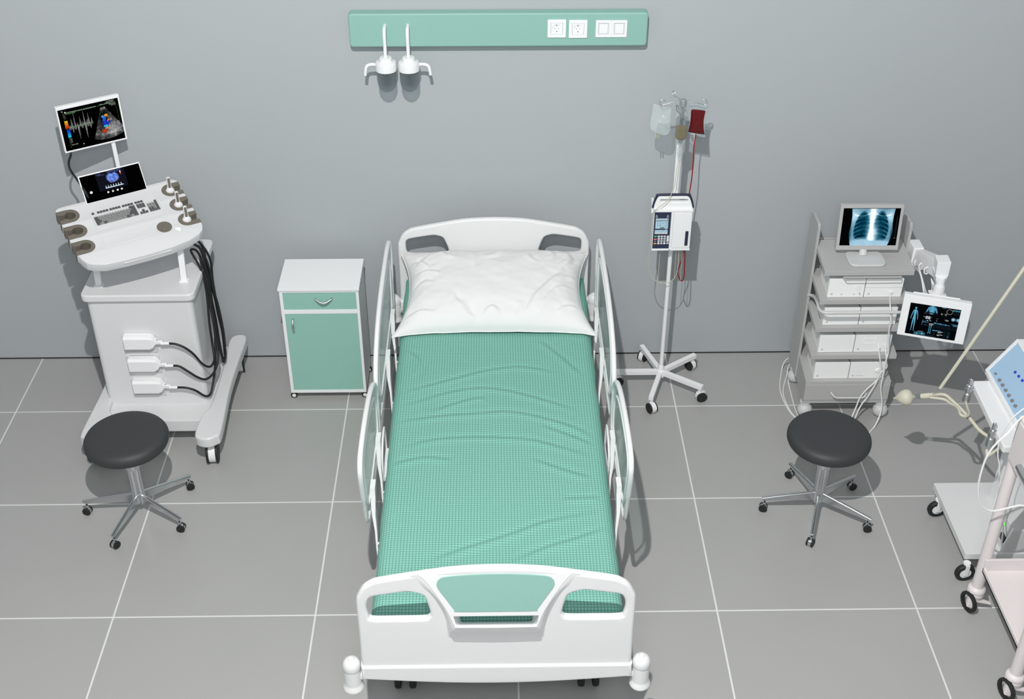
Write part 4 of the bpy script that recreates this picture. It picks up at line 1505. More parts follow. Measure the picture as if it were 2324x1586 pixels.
obj('amber_fluid', m, AMBER, bot)
m = M().lathe([(0, 1.684), (.010, 1.684), (.010, 1.672), (.006, 1.668), (.0045, 1.655), (.0085, 1.652), (.0085, 1.61), (.0045, 1.605), (.003, 1.59), (0, 1.59)], (bx - .004, by, 0), n=20)
obj('drip_chamber', m, FILM, bot)
m = M().tube([(bx, -.70, 1.886), (bx - .02, by + .01, 1.866), (bx - .032, by, 1.83)], .0012, n=8).tube([(bx, -.70, 1.886), (bx + .02, by + .01, 1.866), (bx + .032, by, 1.83)], .0012, n=8)
obj('wire_hanger', m, STEEL, bot)
m = M().tube([(bx - .004, by, 1.60), (4.911, -.70, 1.54), (4.907, -.705, 1.48), (4.902, -.71, 1.424), (4.871, -.735, 1.359), (4.828, -.74, 1.32), (4.797, -.735, 1.287), (4.793, -.72, 1.25), (4.793, -.715, 1.15), (4.792, -.70, 1.023), (4.793, -.685, .919), (4.803, -.68, .862), (4.826, -.68, .814), (4.865, -.68, .787), (4.906, -.68, .781), (4.941, -.68, .802), (4.961, -.68, .839), (4.966, -.68, .892), (4.965, -.68, .996), (4.965, -.68, 1.04)], .0024, n=8)
obj('tube', m, CLEARTUBE, bot)

# pump
pump = thing('infusion_pump', 'white infusion pump with navy keypad and handle clamped to the infusion stand', 'infusion pump', (4.91, -.69, 1.02))
PY = -.722
m = M()
m.box((4.800, PY + .004, 1.03), (5.017, PY + .075, 1.277), .004)
m.box((4.799, PY + .001, 1.027), (4.899, PY + .004, 1.279), .001)
m.box((4.899, PY, 1.033), (4.910, PY + .01, 1.279), .002)
m.box((4.903, PY - .004, 1.027), (5.017, PY + .006, 1.040), .002)
m.box((4.800, PY - .002, 1.026), (4.897, PY + .006, 1.0365), .002)
m.box((4.798, PY - .002, 1.272), (5.019, PY + .078, 1.288), .004)
m.box((4.787, PY + .03, 1.25), (4.80, PY + .07, 1.33), .003)
pbody = obj('housing', m, WHITE, pump)
ho = [(4.797, 1.286), (4.803, 1.318), (4.815, 1.350), (4.828, 1.361), (4.98, 1.361), (4.995, 1.351), (5.008, 1.318), (5.0165, 1.286)]
hole = rect(4.832, 1.328, 4.987, 1.345, .004)
m = M().plate(smooth2(ho[:4], 3, False) + smooth2(ho[4:], 3, False), [hole], .03, .004, XZ(PY + .03))
hd = obj('carry_handle', m, WHITE, pump)
m = M().tube([(x, PY + .03, z + .001) for x, z in [(4.795, 1.286)] + [(x - .002 if x < 4.9 else x + .002, z + .004) for x, z in ho[1:-1]] + [(5.0185, 1.286)]], .0075, n=10, sub=3)
obj('handle_grip', m, NAVY, hd)
m = M().box((4.9115, PY - .003, 1.043), (5.0145, PY + .006, 1.271), .002)
door = obj('door', m, WHITE, pump)
obj('door_latch', M().box((4.984, PY - .008, 1.061), (5.001, PY - .002, 1.153), .0015), NAVY, door)
m = M().box((HX - .03, PY + .075, 1.10), (HX + .03, HY0 - .0, 1.20), .004).cyl((HX, HY0, 1.09), (HX, HY0, 1.21), .026, n=24)
obj('pole_clamp', m, WHITE, pump)
p = Paint(120, 300, (38, 46, 72))
p.v = p.v
for du in (.14, .80):
    p.capsule((du, .105), (du, .14), .012, (215, 220, 225), r2=.022)
    p.capsule((du, .115), (du, .135), .006, (38, 46, 72), r2=.014)
p.rect(.10, .185, .86, .235, (196, 214, 226))
p.words(.13, .20, .72, (60, 70, 90), .018)
p.rect(.78, .195, .83, .225, (60, 70, 90))
p.rect(.10, .255, .86, .455, (176, 208, 226))
p.words(.45, .29, .62, (40, 50, 70), .012)
p.words(.45, .315, .62, (40, 50, 70), .012)
p.words(.43, .36, .64, (40, 50, 70), .012)
p.words(.50, .385, .56, (40, 50, 70), .012)
p.digits('1.4', .22, .29, 2, (40, 50, 70))
p.digits('5.2', .70, .29, 2, (40, 50, 70))
p.digits('1.8', .22, .35, 2, (40, 50, 70))
p.digits('2.4', .70, .35, 2, (40, 50, 70))
p.rect(.38, .425, .64, .445, (40, 46, 60))
p.words(.68, .41, .84, (60, 70, 90), .012)
p.rect(.08, .462, .84, .488, (60, 62, 70))
p.rect(.70, .466, .82, .484, (180, 190, 200))
p.rect(.08, .495, .86, .555, (170, 204, 224))
for k, t_ in enumerate(('4', '0', '8')):
    p.digits(t_, .13 + .22 * k, .51, 1, (40, 50, 70))
for k in range(4):
    p.rect(.09 + .195 * k, .56, .265 + .195 * k, .60, (232, 234, 236))
    p.capsule((.165 + .195 * k, .575), (.165 + .195 * k, .585), .004, (60, 60, 70))
dg = ('1', '2', '3', '4', '5', '6', '7', '8', '9', '-', '0', '.')
for r in range(4):
    for c in range(3):
        u, v = .36 + .175 * c, .668 + .063 * r
        p.disc(u, v, .0275, (236, 238, 240))
        p.digits(dg[r * 3 + c], u - .025, v - .017, 2, (70, 74, 86))
for v, col in ((.668, (60, 170, 105)), (.745, (226, 92, 104)), (.862, (234, 160, 50))):
    p.capsule((.11, v), (.20, v), .019, col)
    p.words(.10, v - .006, .21, (245, 245, 245), .012)
p.capsule((.13, .80), (.17, .80), .008, (200, 206, 212))
p.capsule((.90, .665), (.90, .80), .026, (236, 238, 240))
p.rect(.86, .725, .94, .735, (120, 124, 134))
p.capsule((.89, .662), (.91, .662), .008, (60, 64, 76))
p.capsule((.89, .80), (.91, .80), .008, (60, 64, 76))
p.capsule((.86, .857), (.94, .857), .018, (214, 218, 224))
p.words(.85, .852, .95, (60, 64, 76), .01)
picture('keypad', p, (4.8025, PY - .0005, 1.040), (1, 0, 0), (0, 0, 1), .094, .2365, pump, PRINTM, 'navy keypad with pale display and round keys')
m = M()
for x, z1 in ((4.856, .72), (4.949, .81), (4.986, .80)):
    m.tube([(x, -.68, 1.03), (x, -.68, .90), (x + .002, -.68, z1)], .0016, n=8)
obj('drain_line', m, CLEARTUBE, pump)

# ------------------------------------------------------------------ equipment rack
rk = thing('equipment_rack', 'grey medical equipment rack on ball castors with shelves and a drawer', 'equipment rack', (6.0, -.75, 0))
for x0 in (5.7455, 6.2705):
    poly = [(-.50, .10), (-.685, .10), (-.685, 1.135), (-.67, 1.165), (-.54, 1.165), (-.50, 1.143)]
    m = M().prism(poly, .016, frame((x0, 0, 0), (0, 1, 0), (0, 0, 1)), bev=.002)
    obj('side_panel', m, GREYPL, rk)
obj('back_brace', M().box((5.76, -.52, .30), (6.271, -.505, .98), .001), GREYPL, rk)


def shelf(z, t=.03):
    m = M()
    m.hexa([(5.741, -.955, z - t), (6.245, -.955, z - t), (6.2705, -.60, z - t), (5.7615, -.60, z - t), (5.741, -.955, z), (6.245, -.955, z), (6.2705, -.60, z), (5.7615, -.60, z)], .002)
    return m


for z in (1.02, .83, .642, .45):
    m = shelf(z)
    obj('shelf', m, GREYPL, rk)
m = M()
m.hexa([(5.738, -.955, .10), (6.242, -.955, .10), (6.2705, -.55, .10), (5.7615, -.55, .10), (5.738, -.955, .26), (6.245, -.955, .26), (6.2705, -.55, .26), (5.7615, -.55, .26)], .002)
obj('drawer_housing', m, GREYPL, rk)
m = M().box((5.7385, -.9615, .128), (6.2415, -.9545, .238), .0012)
d = obj('drawer', m, GREYPL, rk)
m = M().tube([(5.895, -.962, .186), (5.905, -.978, .176), (5.925, -.986, .164), (6.0, -.988, .163), (6.08, -.986, .163), (6.098, -.978, .174), (6.106, -.962, .184)], .0058, n=10)
obj('handle', m, PALEGREY, d)
for cx, cy in ((5.762, -.925), (6.215, -.935), (5.772, -.58), (6.26, -.58)):
    w = M().ball((cx, cy - .012, .044), .044, (1.05, 1.0, 1.0), mx=Matrix.Rotation(.5, 4, 'Z'))
    c = obj('castor', w, PALEGREY, rk)
    w = M().lathe([(0, .098), (.030, .098), (.032, .092), (.031, .084), (.024, .080), (.0, .078)], (cx, cy, 0), n=24)
    obj('castor_collar', w, PALEGREY, c)
m = M().tube([(5.752, -.675, .69), (5.768, -.74, .72), (5.752, -.88, .765), (5.745, -.96, .77), (5.768, -1.0, .775), (5.82, -1.006, .778), (6.0, -1.006, .778), (6.2, -1.006, .778), (6.262, -.99, .775), (6.275, -.9, .76), (6.28, -.675, .70)], .0095, n=12)
obj('front_rail', m, PALEGREY, rk)
m = M().box((5.855, -.958, .972), (6.18, -.72, .984), .004)
m.tube([(5.852, -.94, .974), (5.866, -.966, .969), (5.90, -.968, .968), (6.14, -.968, .968), (6.172, -.966, .969), (6.182, -.94, .974)], .003, n=8)
kt = obj('keyboard_tray', m, GREYPL, rk)
kk = M()
for r in range(4):
    for k in range(22):
        kk.box((5.872 + .0132 * k, -.945 + .022 * r, .984), (5.872 + .0132 * k + .0112, -.945 + .022 * r + .018, .9895))
kk.mi = [0] * len(kk.f)
kbd = thing('keyboard', 'dark keyboard lying on the pull-out tray under the top shelf of the rack', 'keyboard', (6.02, -.91, .984))
obj('keys', kk, KDARK, kbd)

# the eight white devices, two on every level
Hs = {.83: .123, .642: .118, .45: .120, .26: .117}
lv = {.83: 'on the second rack shelf', .642: 'behind the rack front rail', .45: 'on the lowest rack shelf', .26: 'on top of the rack drawer'}
TXT = {(.83, 0): 'white boxy device with front lever', (.83, 1): 'white boxy device with split front', (.642, 0): 'plain white boxy device next to the rail bend', (.642, 1): 'plain white boxy device crossed by the cable',
       (.45, 0): 'plain white box beside the two-peg device', (.45, 1): 'white boxy device with two white pegs', (.26, 0): 'plain white box beside the dial device', (.26, 1): 'white boxy device with a round dial'}
for z, h in Hs.items():
    for k in range(2):
        x0 = 5.786 if k == 0 else 5.9955
        x1 = 5.9915 if k == 0 else 6.206
        t = thing('medical_device', TXT[(z, k)] + ' ' + lv[z], 'medical device', ((x0 + x1) / 2, -.8, z), 'white devices stacked in the rack')
        m = M().hexa([(x0 + .003, -.915, z + .0008), (x1 - .003, -.918, z + .0008), (x1 - .002, -.70, z + .0008), (x0 + .012, -.70, z + .0008),
                      (x0 + .002, -.912, z + h - .004), (x1 - .002, -.915, z + h - .004), (x1 - .002, -.70, z + h), (x0 + .014, -.70, z + h)], .003)
        body = obj('case', m, DEVICE, t)
        m = M().box((x0, -.927, z + .001), (x1, -.914, z + h), .003)
        if (z, k) == (.83, 1):
            m = M().box((x0, -.927, z + .001), (x1, -.914, z + .060), .003).box((x0, -.929, z + .0625), (x1, -.914, z + h), .003)
        fr = obj('front_panel', m, DEVICE, t)
        m = M().cyl((x0 + .022, -.926, z + .026), (x0 + .022, -.932, z + .026), .006, n=16, bev=.0015)
        obj('knob', m, PALEGREY, fr)
        if (z, k) == (.83, 0):
            m = M().lathe([(0, .0), (.0175, 0), (.0175, .003), (.0, .004)], (x0 + .166, -.926, z + .066), (0, -1, 0), 28)
            m.cyl((x0 + .166, -.929, z + .062), (x0 + .170, -.958, z + .05), .0035, n=12)
            obj('lever', m, WHITE, fr)
            m = M()
            for dx in (.078, .150):
                m.cyl((x0 + dx, -.926, z + .024), (x0 + dx, -.931, z + .024), .0045, n=12)
            obj('knob', m, PALEGREY, fr)
        if (z, k) == (.83, 1):
            obj('socket', M().lathe([(.012, 0), (.012, .006), (.007, .008), (.0, .006)], (x0 + .152, -.926, z + .032), (0, -1, 0), 20), WHITE, fr)
        if (z, k) == (.45, 1):
            m = M().cyl((x0 + .135, -.926, z + .055), (x0 + .142, -.955, z + .048), .0035, n=12).cyl((x0 + .172, -.926, z + .055), (x0 + .176, -.955, z + .05), .0035, n=12)
            obj('peg', m, WHITE, fr)
            obj('window', M().plate(rect(x0 + .05, z + .062, x0 + .12, z + .098, .004), [rect(x0 + .053, z + .065, x0 + .117, z + .095, .003)], .003, .0008, XZ(-.9275)), DEVICE, fr)
        if (z, k) == (.26, 1):
            obj('dial', M().lathe([(0, .008), (.012, .008), (.0155, .004), (.016, 0)], (x0 + .166, -.926, z + .058), (0, -1, 0), 28), DEVICE, fr)
            m = M()
            for q in range(4):
                m.cyl((x0 + .045 + .011 * q, -.926, z + .026), (x0 + .045 + .011 * q, -.931, z + .026), .003, n=10)
            obj('button', m, PALEGREY, fr)

# screen on the top shelf
mo = thing('desktop_monitor', 'grey framed monitor showing a chest X-ray on top of the rack', 'monitor', (5.99, -.83, 1.02))
MO = Vector((5.833, -.785, 1.058))
ME = Vector((0, math.sin(.12), math.cos(.12)))
mfx = frame(MO, (1, -.012, 0), ME)
m = M().box((0, 0, -.032), (.353, .272, -.002), .005, mx=mfx)
m.plate(rect(0, 0, .353, .272, .003), [rect(.018, .028, .337, .252)], .006, .002, mfx)
m.box((.03, .004, .001), (.32, .021, .0055), .001, mx=mfx)
sc = obj('screen_frame', m, GREYPL, mo)
m = M().prism(rect(5.893, -.915, 6.10, -.755, .045, 8), .014, Matrix.Translation((0, 0, 1.0205)), bev=.005, seg=3)
m.cyl((5.992, -.792, 1.03), (5.992, -.780, 1.062), .026, .02, n=24)
m.box((5.955, -.745, 1.03), (6.03, -.725, 1.20), .006)
obj('stand', m, PALEGREY, mo)
# chest radiograph
p = Paint(220, 154, (3, 4, 5))
u, v = p.u, p.v
body = (u > .15 + .02 * np.sin(v * 5)) & (u < .905 - .02 * np.sin(v * 5)) & (v > .02)
nz = p.noise(12) * .5 + p.noise(30) * .3
lum = .60 + .16 * nz
sh = np.exp(-(((u - .21) / .09) ** 2 + ((v - .22) / .16) ** 2)) + np.exp(-(((u - .84) / .09) ** 2 + ((v - .22) / .16) ** 2))
lum += .25 * sh
for cx, sgn in ((.365, -1), (.685, 1)):
    top = (u - (cx + .04 * -sgn)) / .115
    d = ((u - cx - sgn * .02 * (v - .4)) / (.115 + .065 * v)) ** 2 + ((v - .50) / .44) ** 2
    lung = np.clip((1.0 - d) * 3.2, 0, 1)
    ribs = .5 + .5 * np.sin((v * 9.2 + ((u - cx) * sgn) * -2.4 - 6.5 * (u - cx) ** 2 * 4) * 2 * PI)
    lum = lum * (1 - lung) + lung * (.12 + (.08 + .18 * np.clip((u - cx) * sgn / .11, 0, 1)) * ribs ** 1.6 + .22 * nz + .16 * np.exp(-((u - cx + sgn * .10) / .05) ** 2))
heart = np.exp(-(((u - .60) / .085) ** 2 + ((v - .68) / .20) ** 2))
lum += .42 * heart
spine = np.exp(-((u - .525) / .042) ** 2)
lum += .62 * spine + .12 * np.exp(-((u - .525) / .10) ** 2)
lum += .10 * spine * np.sin(v * 75)
dia = np.clip((v - (.86 - .10 * np.exp(-((u - .38) / .17) ** 2) - .06 * np.exp(-((u - .70) / .15) ** 2))) * 12, 0, 1)
lum = lum * (1 - dia) + dia * (.80 + .1 * nz)
for s_ in (-1, 1):
    xx = .525 + s_ * np.linspace(.03, .32, 12)
    p_ = [(x, .13 + .08 * math.sin((abs(x - .525) - .03) * 9)) for x in xx]
    q = Paint(p.w, p.h)
    q.line(p_, .014, (255, 255, 255), .55)
    lum = np.maximum(lum, lum + q.a[..., 0] * .4)
side_d = np.clip((np.abs(u - .525) - .33) / .06, 0, 1) * np.clip((v - .35) * 3, 0, 1)
lum *= 1 - .75 * side_d
lum = np.clip(lum, 0, 1.15)
rgb = np.stack([np.clip(lum * 1.0 - .28, 0, 1) * 1.15, np.clip(lum * 1.02 - .06, 0, 1), np.clip(lum * 1.02 + .02, 0, 1)], -1).clip(0, 1)
taper = (u > .14 + .05 * np.clip((v - .5) * 2, 0, 1) ** 2) & (u < .91 - .07 * np.clip((v - .5) * 2, 0, 1) ** 2)
p.put(body & taper, rgb)
p.line([(.955, .22), (.955, .80)], .003, (120, 125, 130), .7)
p.line([(.935, .80), (.97, .80)], .004, (150, 155, 160), .8)
picture('display', p, MO + Vector((1, -.012, 0)) * .0175 + ME * .0275 + Vector((0, -1, .12)) * .0008, (1, -.012, 0), ME, .320, .225, sc, label='lit display with a blue chest X-ray')

# swing arm with the second screen
sa = thing('swing_arm', 'white jointed swing arm fixed to the side panel of the equipment rack', 'monitor arm', (6.30, -.72, 1.0))
m = M()
m.hexa([(6.284, -.765, .935), (6.345, -.765, .945), (6.345, -.66, .945), (6.284, -.66, .935), (6.286, -.765, 1.055), (6.345, -.765, 1.055), (6.345, -.665, 1.055), (6.286, -.665, 1.055)], .003)
obj('mounting_block', m, WHITE, sa)
m = M()
m.hexa([(6.292, -.762, .955), (6.350, -.75, .955), (6.375, -1.04, 1.035), (6.318, -1.05, 1.035), (6.300, -.762, 1.045), (6.345, -.755, 1.045), (6.372, -1.04, 1.150), (6.306, -1.05, 1.150)], .004)
obj('arm', m, WHITE, sa)
m = M()
m.hexa([(6.294, -1.128, 1.085), (6.366, -1.128, 1.085), (6.372, -1.03, 1.06), (6.312, -1.03, 1.05), (6.291, -1.128, 1.175), (6.366, -1.128, 1.175), (6.372, -1.045, 1.175), (6.300, -1.045, 1.175)], .004)
vs = [(6.294, -1.128, 1.10), (6.366, -1.128, 1.10), (6.372, -1.04, 1.10), (6.30, -1.04, 1.10)]
m.hexa([(6.312, -1.138, 1.03), (6.348, -1.138, 1.03), (6.352, -1.10, 1.03), (6.312, -1.10, 1.03)] + vs, .004)
obj('elbow', m, WHITE, sa)
NX, NY = 6.33, -1.132
m = M().lathe([(0, .965), (.034, .965), (.034, .985), (.030, .988), (.029, 1.03), (.024, 1.036), (.0215, 1.05), (.0215, 1.085), (0, 1.09)], (NX, NY, 0), n=28)
m.box((NX - .043, NY - .043, .968), (NX + .043, NY + .043, .978), .003)
m.box((NX - .025, NY - .02, .90), (NX + .025, NY + .03, .97), .003)
obj('neck', m, WHITE, sa)
for k, (t, x) in enumerate(((.12, 6.325), (.38, 6.325), (.68, 6.325))):
    c0 = Vector((6.31, -.765, .985)).lerp(Vector((6.312, -1.05, 1.06)), t) + Vector((-.004, 0, -.018))
    m = M().tube([c0 + Vector((.004, 0, .03)), c0 + Vector((-.012, 0, .012)), c0 + Vector((-.008, 0, -.012)), c0 + Vector((.008, 0, -.014)), c0 + Vector((.012, 0, .01))], .004, n=8)
    obj('cable_clip', m, WHITE, sa)
for k in range(3):
    o_ = .008 * k
    m = M().tube([(6.29 - o_, -.75, .955 - o_), (6.295, -.80, .955 - o_), (6.300, -.87, .98 - o_), (6.305, -.93, .955 - o_), (6.312, -1.0, .915 - .018 * k), (6.322 + o_, -1.03, .91 - .018 * k), (6.327 + o_, -1.04, .96), (6.318, -1.02, 1.01)], .0024, n=8)
    obj('arm_cable', m, WCABLE, sa)

ph2 = math.radians(-18)
t2 = math.radians(83)
SX = Vector((math.cos(ph2), math.sin(ph2), 0))
SY = Vector((-math.sin(ph2) * math.cos(t2), math.cos(ph2) * math.cos(t2), math.sin(t2)))
SN = SX.cross(SY)
SO = Vector((6.111, -1.2275, .781))
sf_ = frame(SO, SX, SY)
mm2 = thing('display_monitor', 'white framed monitor with a body scan dashboard hanging from the swing arm', 'monitor', SO + SX * .17)
m = M().box((0, 0, -.040), (.350, .244, -.002), .005, mx=sf_)
m.plate(rect(0, 0, .350, .244, .004), [rect(.040, .014, .302, .200)], .007, .002, sf_)
m.box((.045, .19, -.048), (.29, .247, -.036), .004, mx=sf_)
sc2 = obj('screen_frame', m, WHITE, mm2)
p = Paint(250, 180, (4, 6, 9))
CY_ = (96, 168, 196)
nz = p.noise(40)
# standing figure
for q, r_, s_ in (((.13, .15), .030, None),):
    p.disc(q[0], q[1], r_, CY_)
fig = [((.13, .18), (.13, .22), .016, .018), ((.105, .235), (.155, .235), .022, .022), ((.13, .24), (.13, .40), .044, .034), ((.13, .40), (.13, .46), .034, .040), ((.093, .25), (.072, .37), .014, .011), ((.072, .37), (.062, .50), .011, .008),
       ((.167, .25), (.188, .37), .014, .011), ((.188, .37), (.198, .50), .011, .008), ((.115, .47), (.108, .66), .024, .017), ((.108, .66), (.106, .84), .016, .009), ((.145, .47), (.152, .66), .024, .017), ((.152, .66), (.154, .84), .016, .009),
       ((.106, .85), (.094, .875), .010, .008), ((.154, .85), (.166, .875), .010, .008)]
for a, b, r0, r1 in fig:
    p.capsule(a, b, r0, (64, 128, 160), r2=r1)
for a, b, r0, r1 in fig:
    p.capsule(a, b, r0 * .45, (128, 196, 220), .7, r2=r1 * .45)
# torso from behind
for a, b, r0, r1 in (((.445, .0), (.445, .06), .035, .04), ((.40, .09), (.49, .09), .05, .05), ((.445, .10), (.445, .21), .085, .075), ((.375, .10), (.345, .21), .026, .022), ((.515, .10), (.545, .21), .026, .022)):
    p.capsule(a, b, r0, (74, 140, 172), r2=r1)
p.line([(.445, .02), (.445, .22)], .008, (150, 210, 230), .8)
p.line([(.41, .08), (.42, .2)], .012, (110, 180, 206), .6)
p.line([(.48, .08), (.47, .2)], .012, (110, 180, 206), .6)
p.rect(.30, .225, .62, .245, (2, 3, 4))
p.rect(.30, .25, .58, .253, (60, 66, 74))
p.words(.31, .262, .36, (150, 160, 165), .014)
p.line([(.31, .31), (.58, .31)], .003, (60, 40, 40), .8)
p.digits('20', .355, .36, 3, (232, 236, 238))
p.words(.305, .37, .345, (200, 206, 210), .03)
p.words(.435, .365, .47, (200, 206, 210), .03)
p.words(.43, .43, .455, (210, 214, 218), .018)
p.words(.56, .385, .60, (200, 206, 210), .02)
p.words(.63, .21, .68, (220, 224, 226), .045)
p.words(.70, .205, .745, (220, 224, 226), .022)
p.words(.715, .24, .745, (220, 224, 226), .022)
p.disc(.575, .46, .010, (230, 230, 230))
p.disc(.785, .125, .082, (190, 192, 186), r0=.074)
p.disc(.785, .125, .062, (30, 34, 38), r0=.056)
for cx in (.885, .985):
    p.disc(cx, .345, .058, (70, 140, 168), r0=.036)
    p.disc(cx, .345, .034, (200, 226, 234), r0=.020)
    p.line([(cx - .012, .345), (cx + .012, .345)], .006, (220, 236, 240))
p.words(.935, .31, .945, (180, 200, 208), .07)
for k in range(5):
    p.rect(.84 + .052 * k - .0, .045 - .0, .885 + .052 * k, .085, (74, 138, 166) if k < 3 else (50, 96, 118))
    p.rect(.84 + .052 * k, .09, .885 + .052 * k, .20, (14, 26, 32))
p.rect(.63, .015, .70, .04, (64, 120, 146))
for k in range(6):
    p.rect(.53 + .053 * k, .52 + .004 * k, .577 + .053 * k, .555 + .004 * k, (84, 150, 178) if k % 2 == 0 else (56, 108, 132))
    p.rect(.53 + .053 * k, .56, .577 + .053 * k, .70, (12, 22, 28))
p.rect(.86, .49, .99, .505, (60, 112, 134))
for k in range(3):
    p.rect(.90 + .04 * k, .515, .935 + .04 * k, .55, (70, 132, 158))
    p.rect(.85 + .05 * k, .57, .885 + .05 * k, .70, (12, 22, 28))
p.words(.72, .385, .80, (210, 214, 216), .022)
p.words(.74, .41, .80, (210, 214, 216), .022)
p.digits('87', .315, .52, 2, (70, 118, 140))
p.rect(.30, .49, .305, .66, (120, 160, 176))
p.words(.36, .53, .43, (70, 118, 140), .045)
p.words(.36, .475, .40, (80, 140, 160), .03)
p.disc(.40, .495, .014, (210, 226, 232))
p.words(.43, .47, .47, (210, 226, 232), .03)
p.words(.44, .57, .53, (220, 224, 226), .03)
p.words(.34, .63, .42, (70, 118, 140), .02)
for dx in (-.018, .018):
    p.capsule((.475 + dx, .62), (.473 + dx * .8, .86), .012, (74, 140, 172), r2=.008)
    p.capsule((.473 + dx * .8, .86), (.473 + dx * 1.4, .89), .010, (120, 190, 214), r2=.008)
p.words(.44, .60, .52, (230, 232, 234), .03, .6)
p.words(.18, .89, .40, (80, 160, 190), .09)
p.disc(.235, .945, .02, (100, 190, 220))
p.disc(.34, .93, .03, (90, 176, 206))
p.words(.255, .86, .36, (190, 210, 218), .02)
for k in range(3):
    p.rect(.53 + .055 * k, .755, .578 + .055 * k, .785, (84, 150, 178))
p.words(.64, .79, .70, (225, 228, 230), .05)
p.words(.70, .78, .745, (225, 228, 230), .03)
p.words(.63, .88, .69, (225, 228, 230), .045)
p.words(.70, .87, .745, (225, 228, 230), .03)
p.rect(.53, .80, .60, .93, (12, 22, 28))
p.rect(.76, .72, .80, .95, (12, 24, 30))
p.rect(.82, .74, .88, .97, (14, 30, 38))
p.words(.40, .955, .60, (60, 110, 130), .015)
p.words(.83, .88, .87, (60, 110, 130), .06)
picture('display', p, SO + SX * .0395 + SY * .0135 + SN * .0006, SX, SY, .263, .187, sc2, label='lit dark display with a blue body scan')

# cables of the rack
CAB = [([(6.129, -.932, .872), (6.13, -.965, .86), (6.138, -.97, .811), (6.146, -1.0, .74), (6.158, -.99, .607), (6.178, -.985, .5), (6.17, -1.0, .44), (6.17, -1.0, .351), (6.173, -1.0, .246), (6.196, -1.005, .139), (6.19, -1.03, .07), (6.16, -1.07, .02), (6.13, -1.10, .004), (6.05, -1.2, .004)], 'white cable hanging from the split-front device down past the drawer to the floor'),
       ([(6.136, -.925, .503), (6.133, -.955, .485), (6.147, -.975, .418), (6.162, -.975, .356), (6.151, -.98, .293), (6.095, -.985, .219), (6.065, -.99, .166), (6.049, -1.0, .102), (6.024, -1.03, .045), (6.0, -1.08, .004), (5.93, -1.18, .004)], 'white cable running from the first peg across the drawer front, the longer slant'),
       ([(6.170, -.925, .503), (6.170, -.96, .49), (6.172, -.98, .466), (6.182, -.985, .414), (6.188, -.985, .383), (6.158, -.985, .337), (6.143, -.985, .263), (6.112, -.99, .179), (6.078, -1.0, .12), (6.045, -1.03, .05), (6.02, -1.07, .004), (5.97, -1.16, .004)], 'white cable running from the second peg across the drawer front')]
for pts, lab in CAB:
    o = obj('device_cable', M().tube(pts, .0042, n=8), WCABLE)
    tag(o, lab, 'cable', 'white cables on the rack')
for pts, lab in (([(5.770, -.49, .12), (5.735, -.46, .06), (5.715, -.49, .006), (5.672, -.66, .004), (5.668, -.79, .004), (5.692, -.94, .004), (5.75, -1.02, .004)], 'white cable looping out on the floor beside the rear castor of the rack, outermost'),
                 ([(5.765, -.53, .12), (5.748, -.51, .05), (5.738, -.54, .006), (5.686, -.69, .004), (5.679, -.82, .004), (5.700, -.95, .004), (5.76, -1.04, .004)], 'white cable on the floor beside the rear castor, the middle one'),
                 ([(5.757, -.57, .12), (5.742, -.585, .03), (5.735, -.61, .004), (5.727, -.74, .004), (5.722, -.90, .004), (5.735, -1.0, .004)], 'white cable on the floor running straight along the side of the rack')):
    o = obj('floor_cable', M().tube(pts, .0036, n=8), WCABLE)
    tag(o, lab, 'cable', 'white cables beside the rack')


# ------------------------------------------------------------------ anaesthesia machine at the edge of the picture
an = thing('anaesthesia_machine', 'white anaesthesia machine with a sky blue control panel, shelf and rubber wheels', 'anaesthesia machine', (6.6, -2.0, 0))
m = M().box((6.283, -2.302, .118), (6.98, -1.75, .155), .003)
obj('platform', m, USWHITE, an)
for wx, wy in ((6.293, -1.842), (6.293, -2.325), (6.93, -1.842), (6.93, -2.325)):
    w = M().lathe([(.030, -.013), (.046, -.014), (.051, -.008), (.052, 0), (.051, .008), (.046, .014), (.030, .013)], (wx, wy, .052), (.05, -1, 0), 36)
    c = obj('castor', w, RUBBER, an)
    ax = Vector((.05, -1, 0)).normalized()
    w = M().cyl(Vector((wx, wy, .052)) - ax * .011, Vector((wx, wy, .052)) + ax * .011, .031, n=32)
    sd = Vector((0, 0, 1))
    for q in (-1, 1):
        p0 = Vector((wx, wy, .052)) + ax * (q * .018)
        w.cyl(p0 - ax * .004, p0 + ax * .004, .007, n=14)
        ex_ = Vector((ax.y, -ax.x, 0)) * 1
        w.box((-.011, -.01, -.0035), (.011, .062, .0035), .003, mx=frame(p0 + ax * (q * .001), Vector((-ax.y, ax.x, 0)), (0, 0, 1)))
    w.cyl((wx, wy, .108), (wx, wy, .120), .018, n=20)
    obj('castor_fork', w, WHITE, c)
m = M().box((6.62, -2.27, .155), (6.97, -1.78, .68), .006)
m.box((6.55, -1.93, .155), (6.62, -1.86, .66), .004)
obj('column', m, WHITE_M, an)
m = M().prism(rpoly([(6.405, -2.14), (7.0, -2.14), (7.0, -1.585), (6.425, -1.585)], .02), .042, Matrix.Translation((0, 0, .68)), bev=.008, seg=3)
obj('work_shelf', m, WHITE, an)
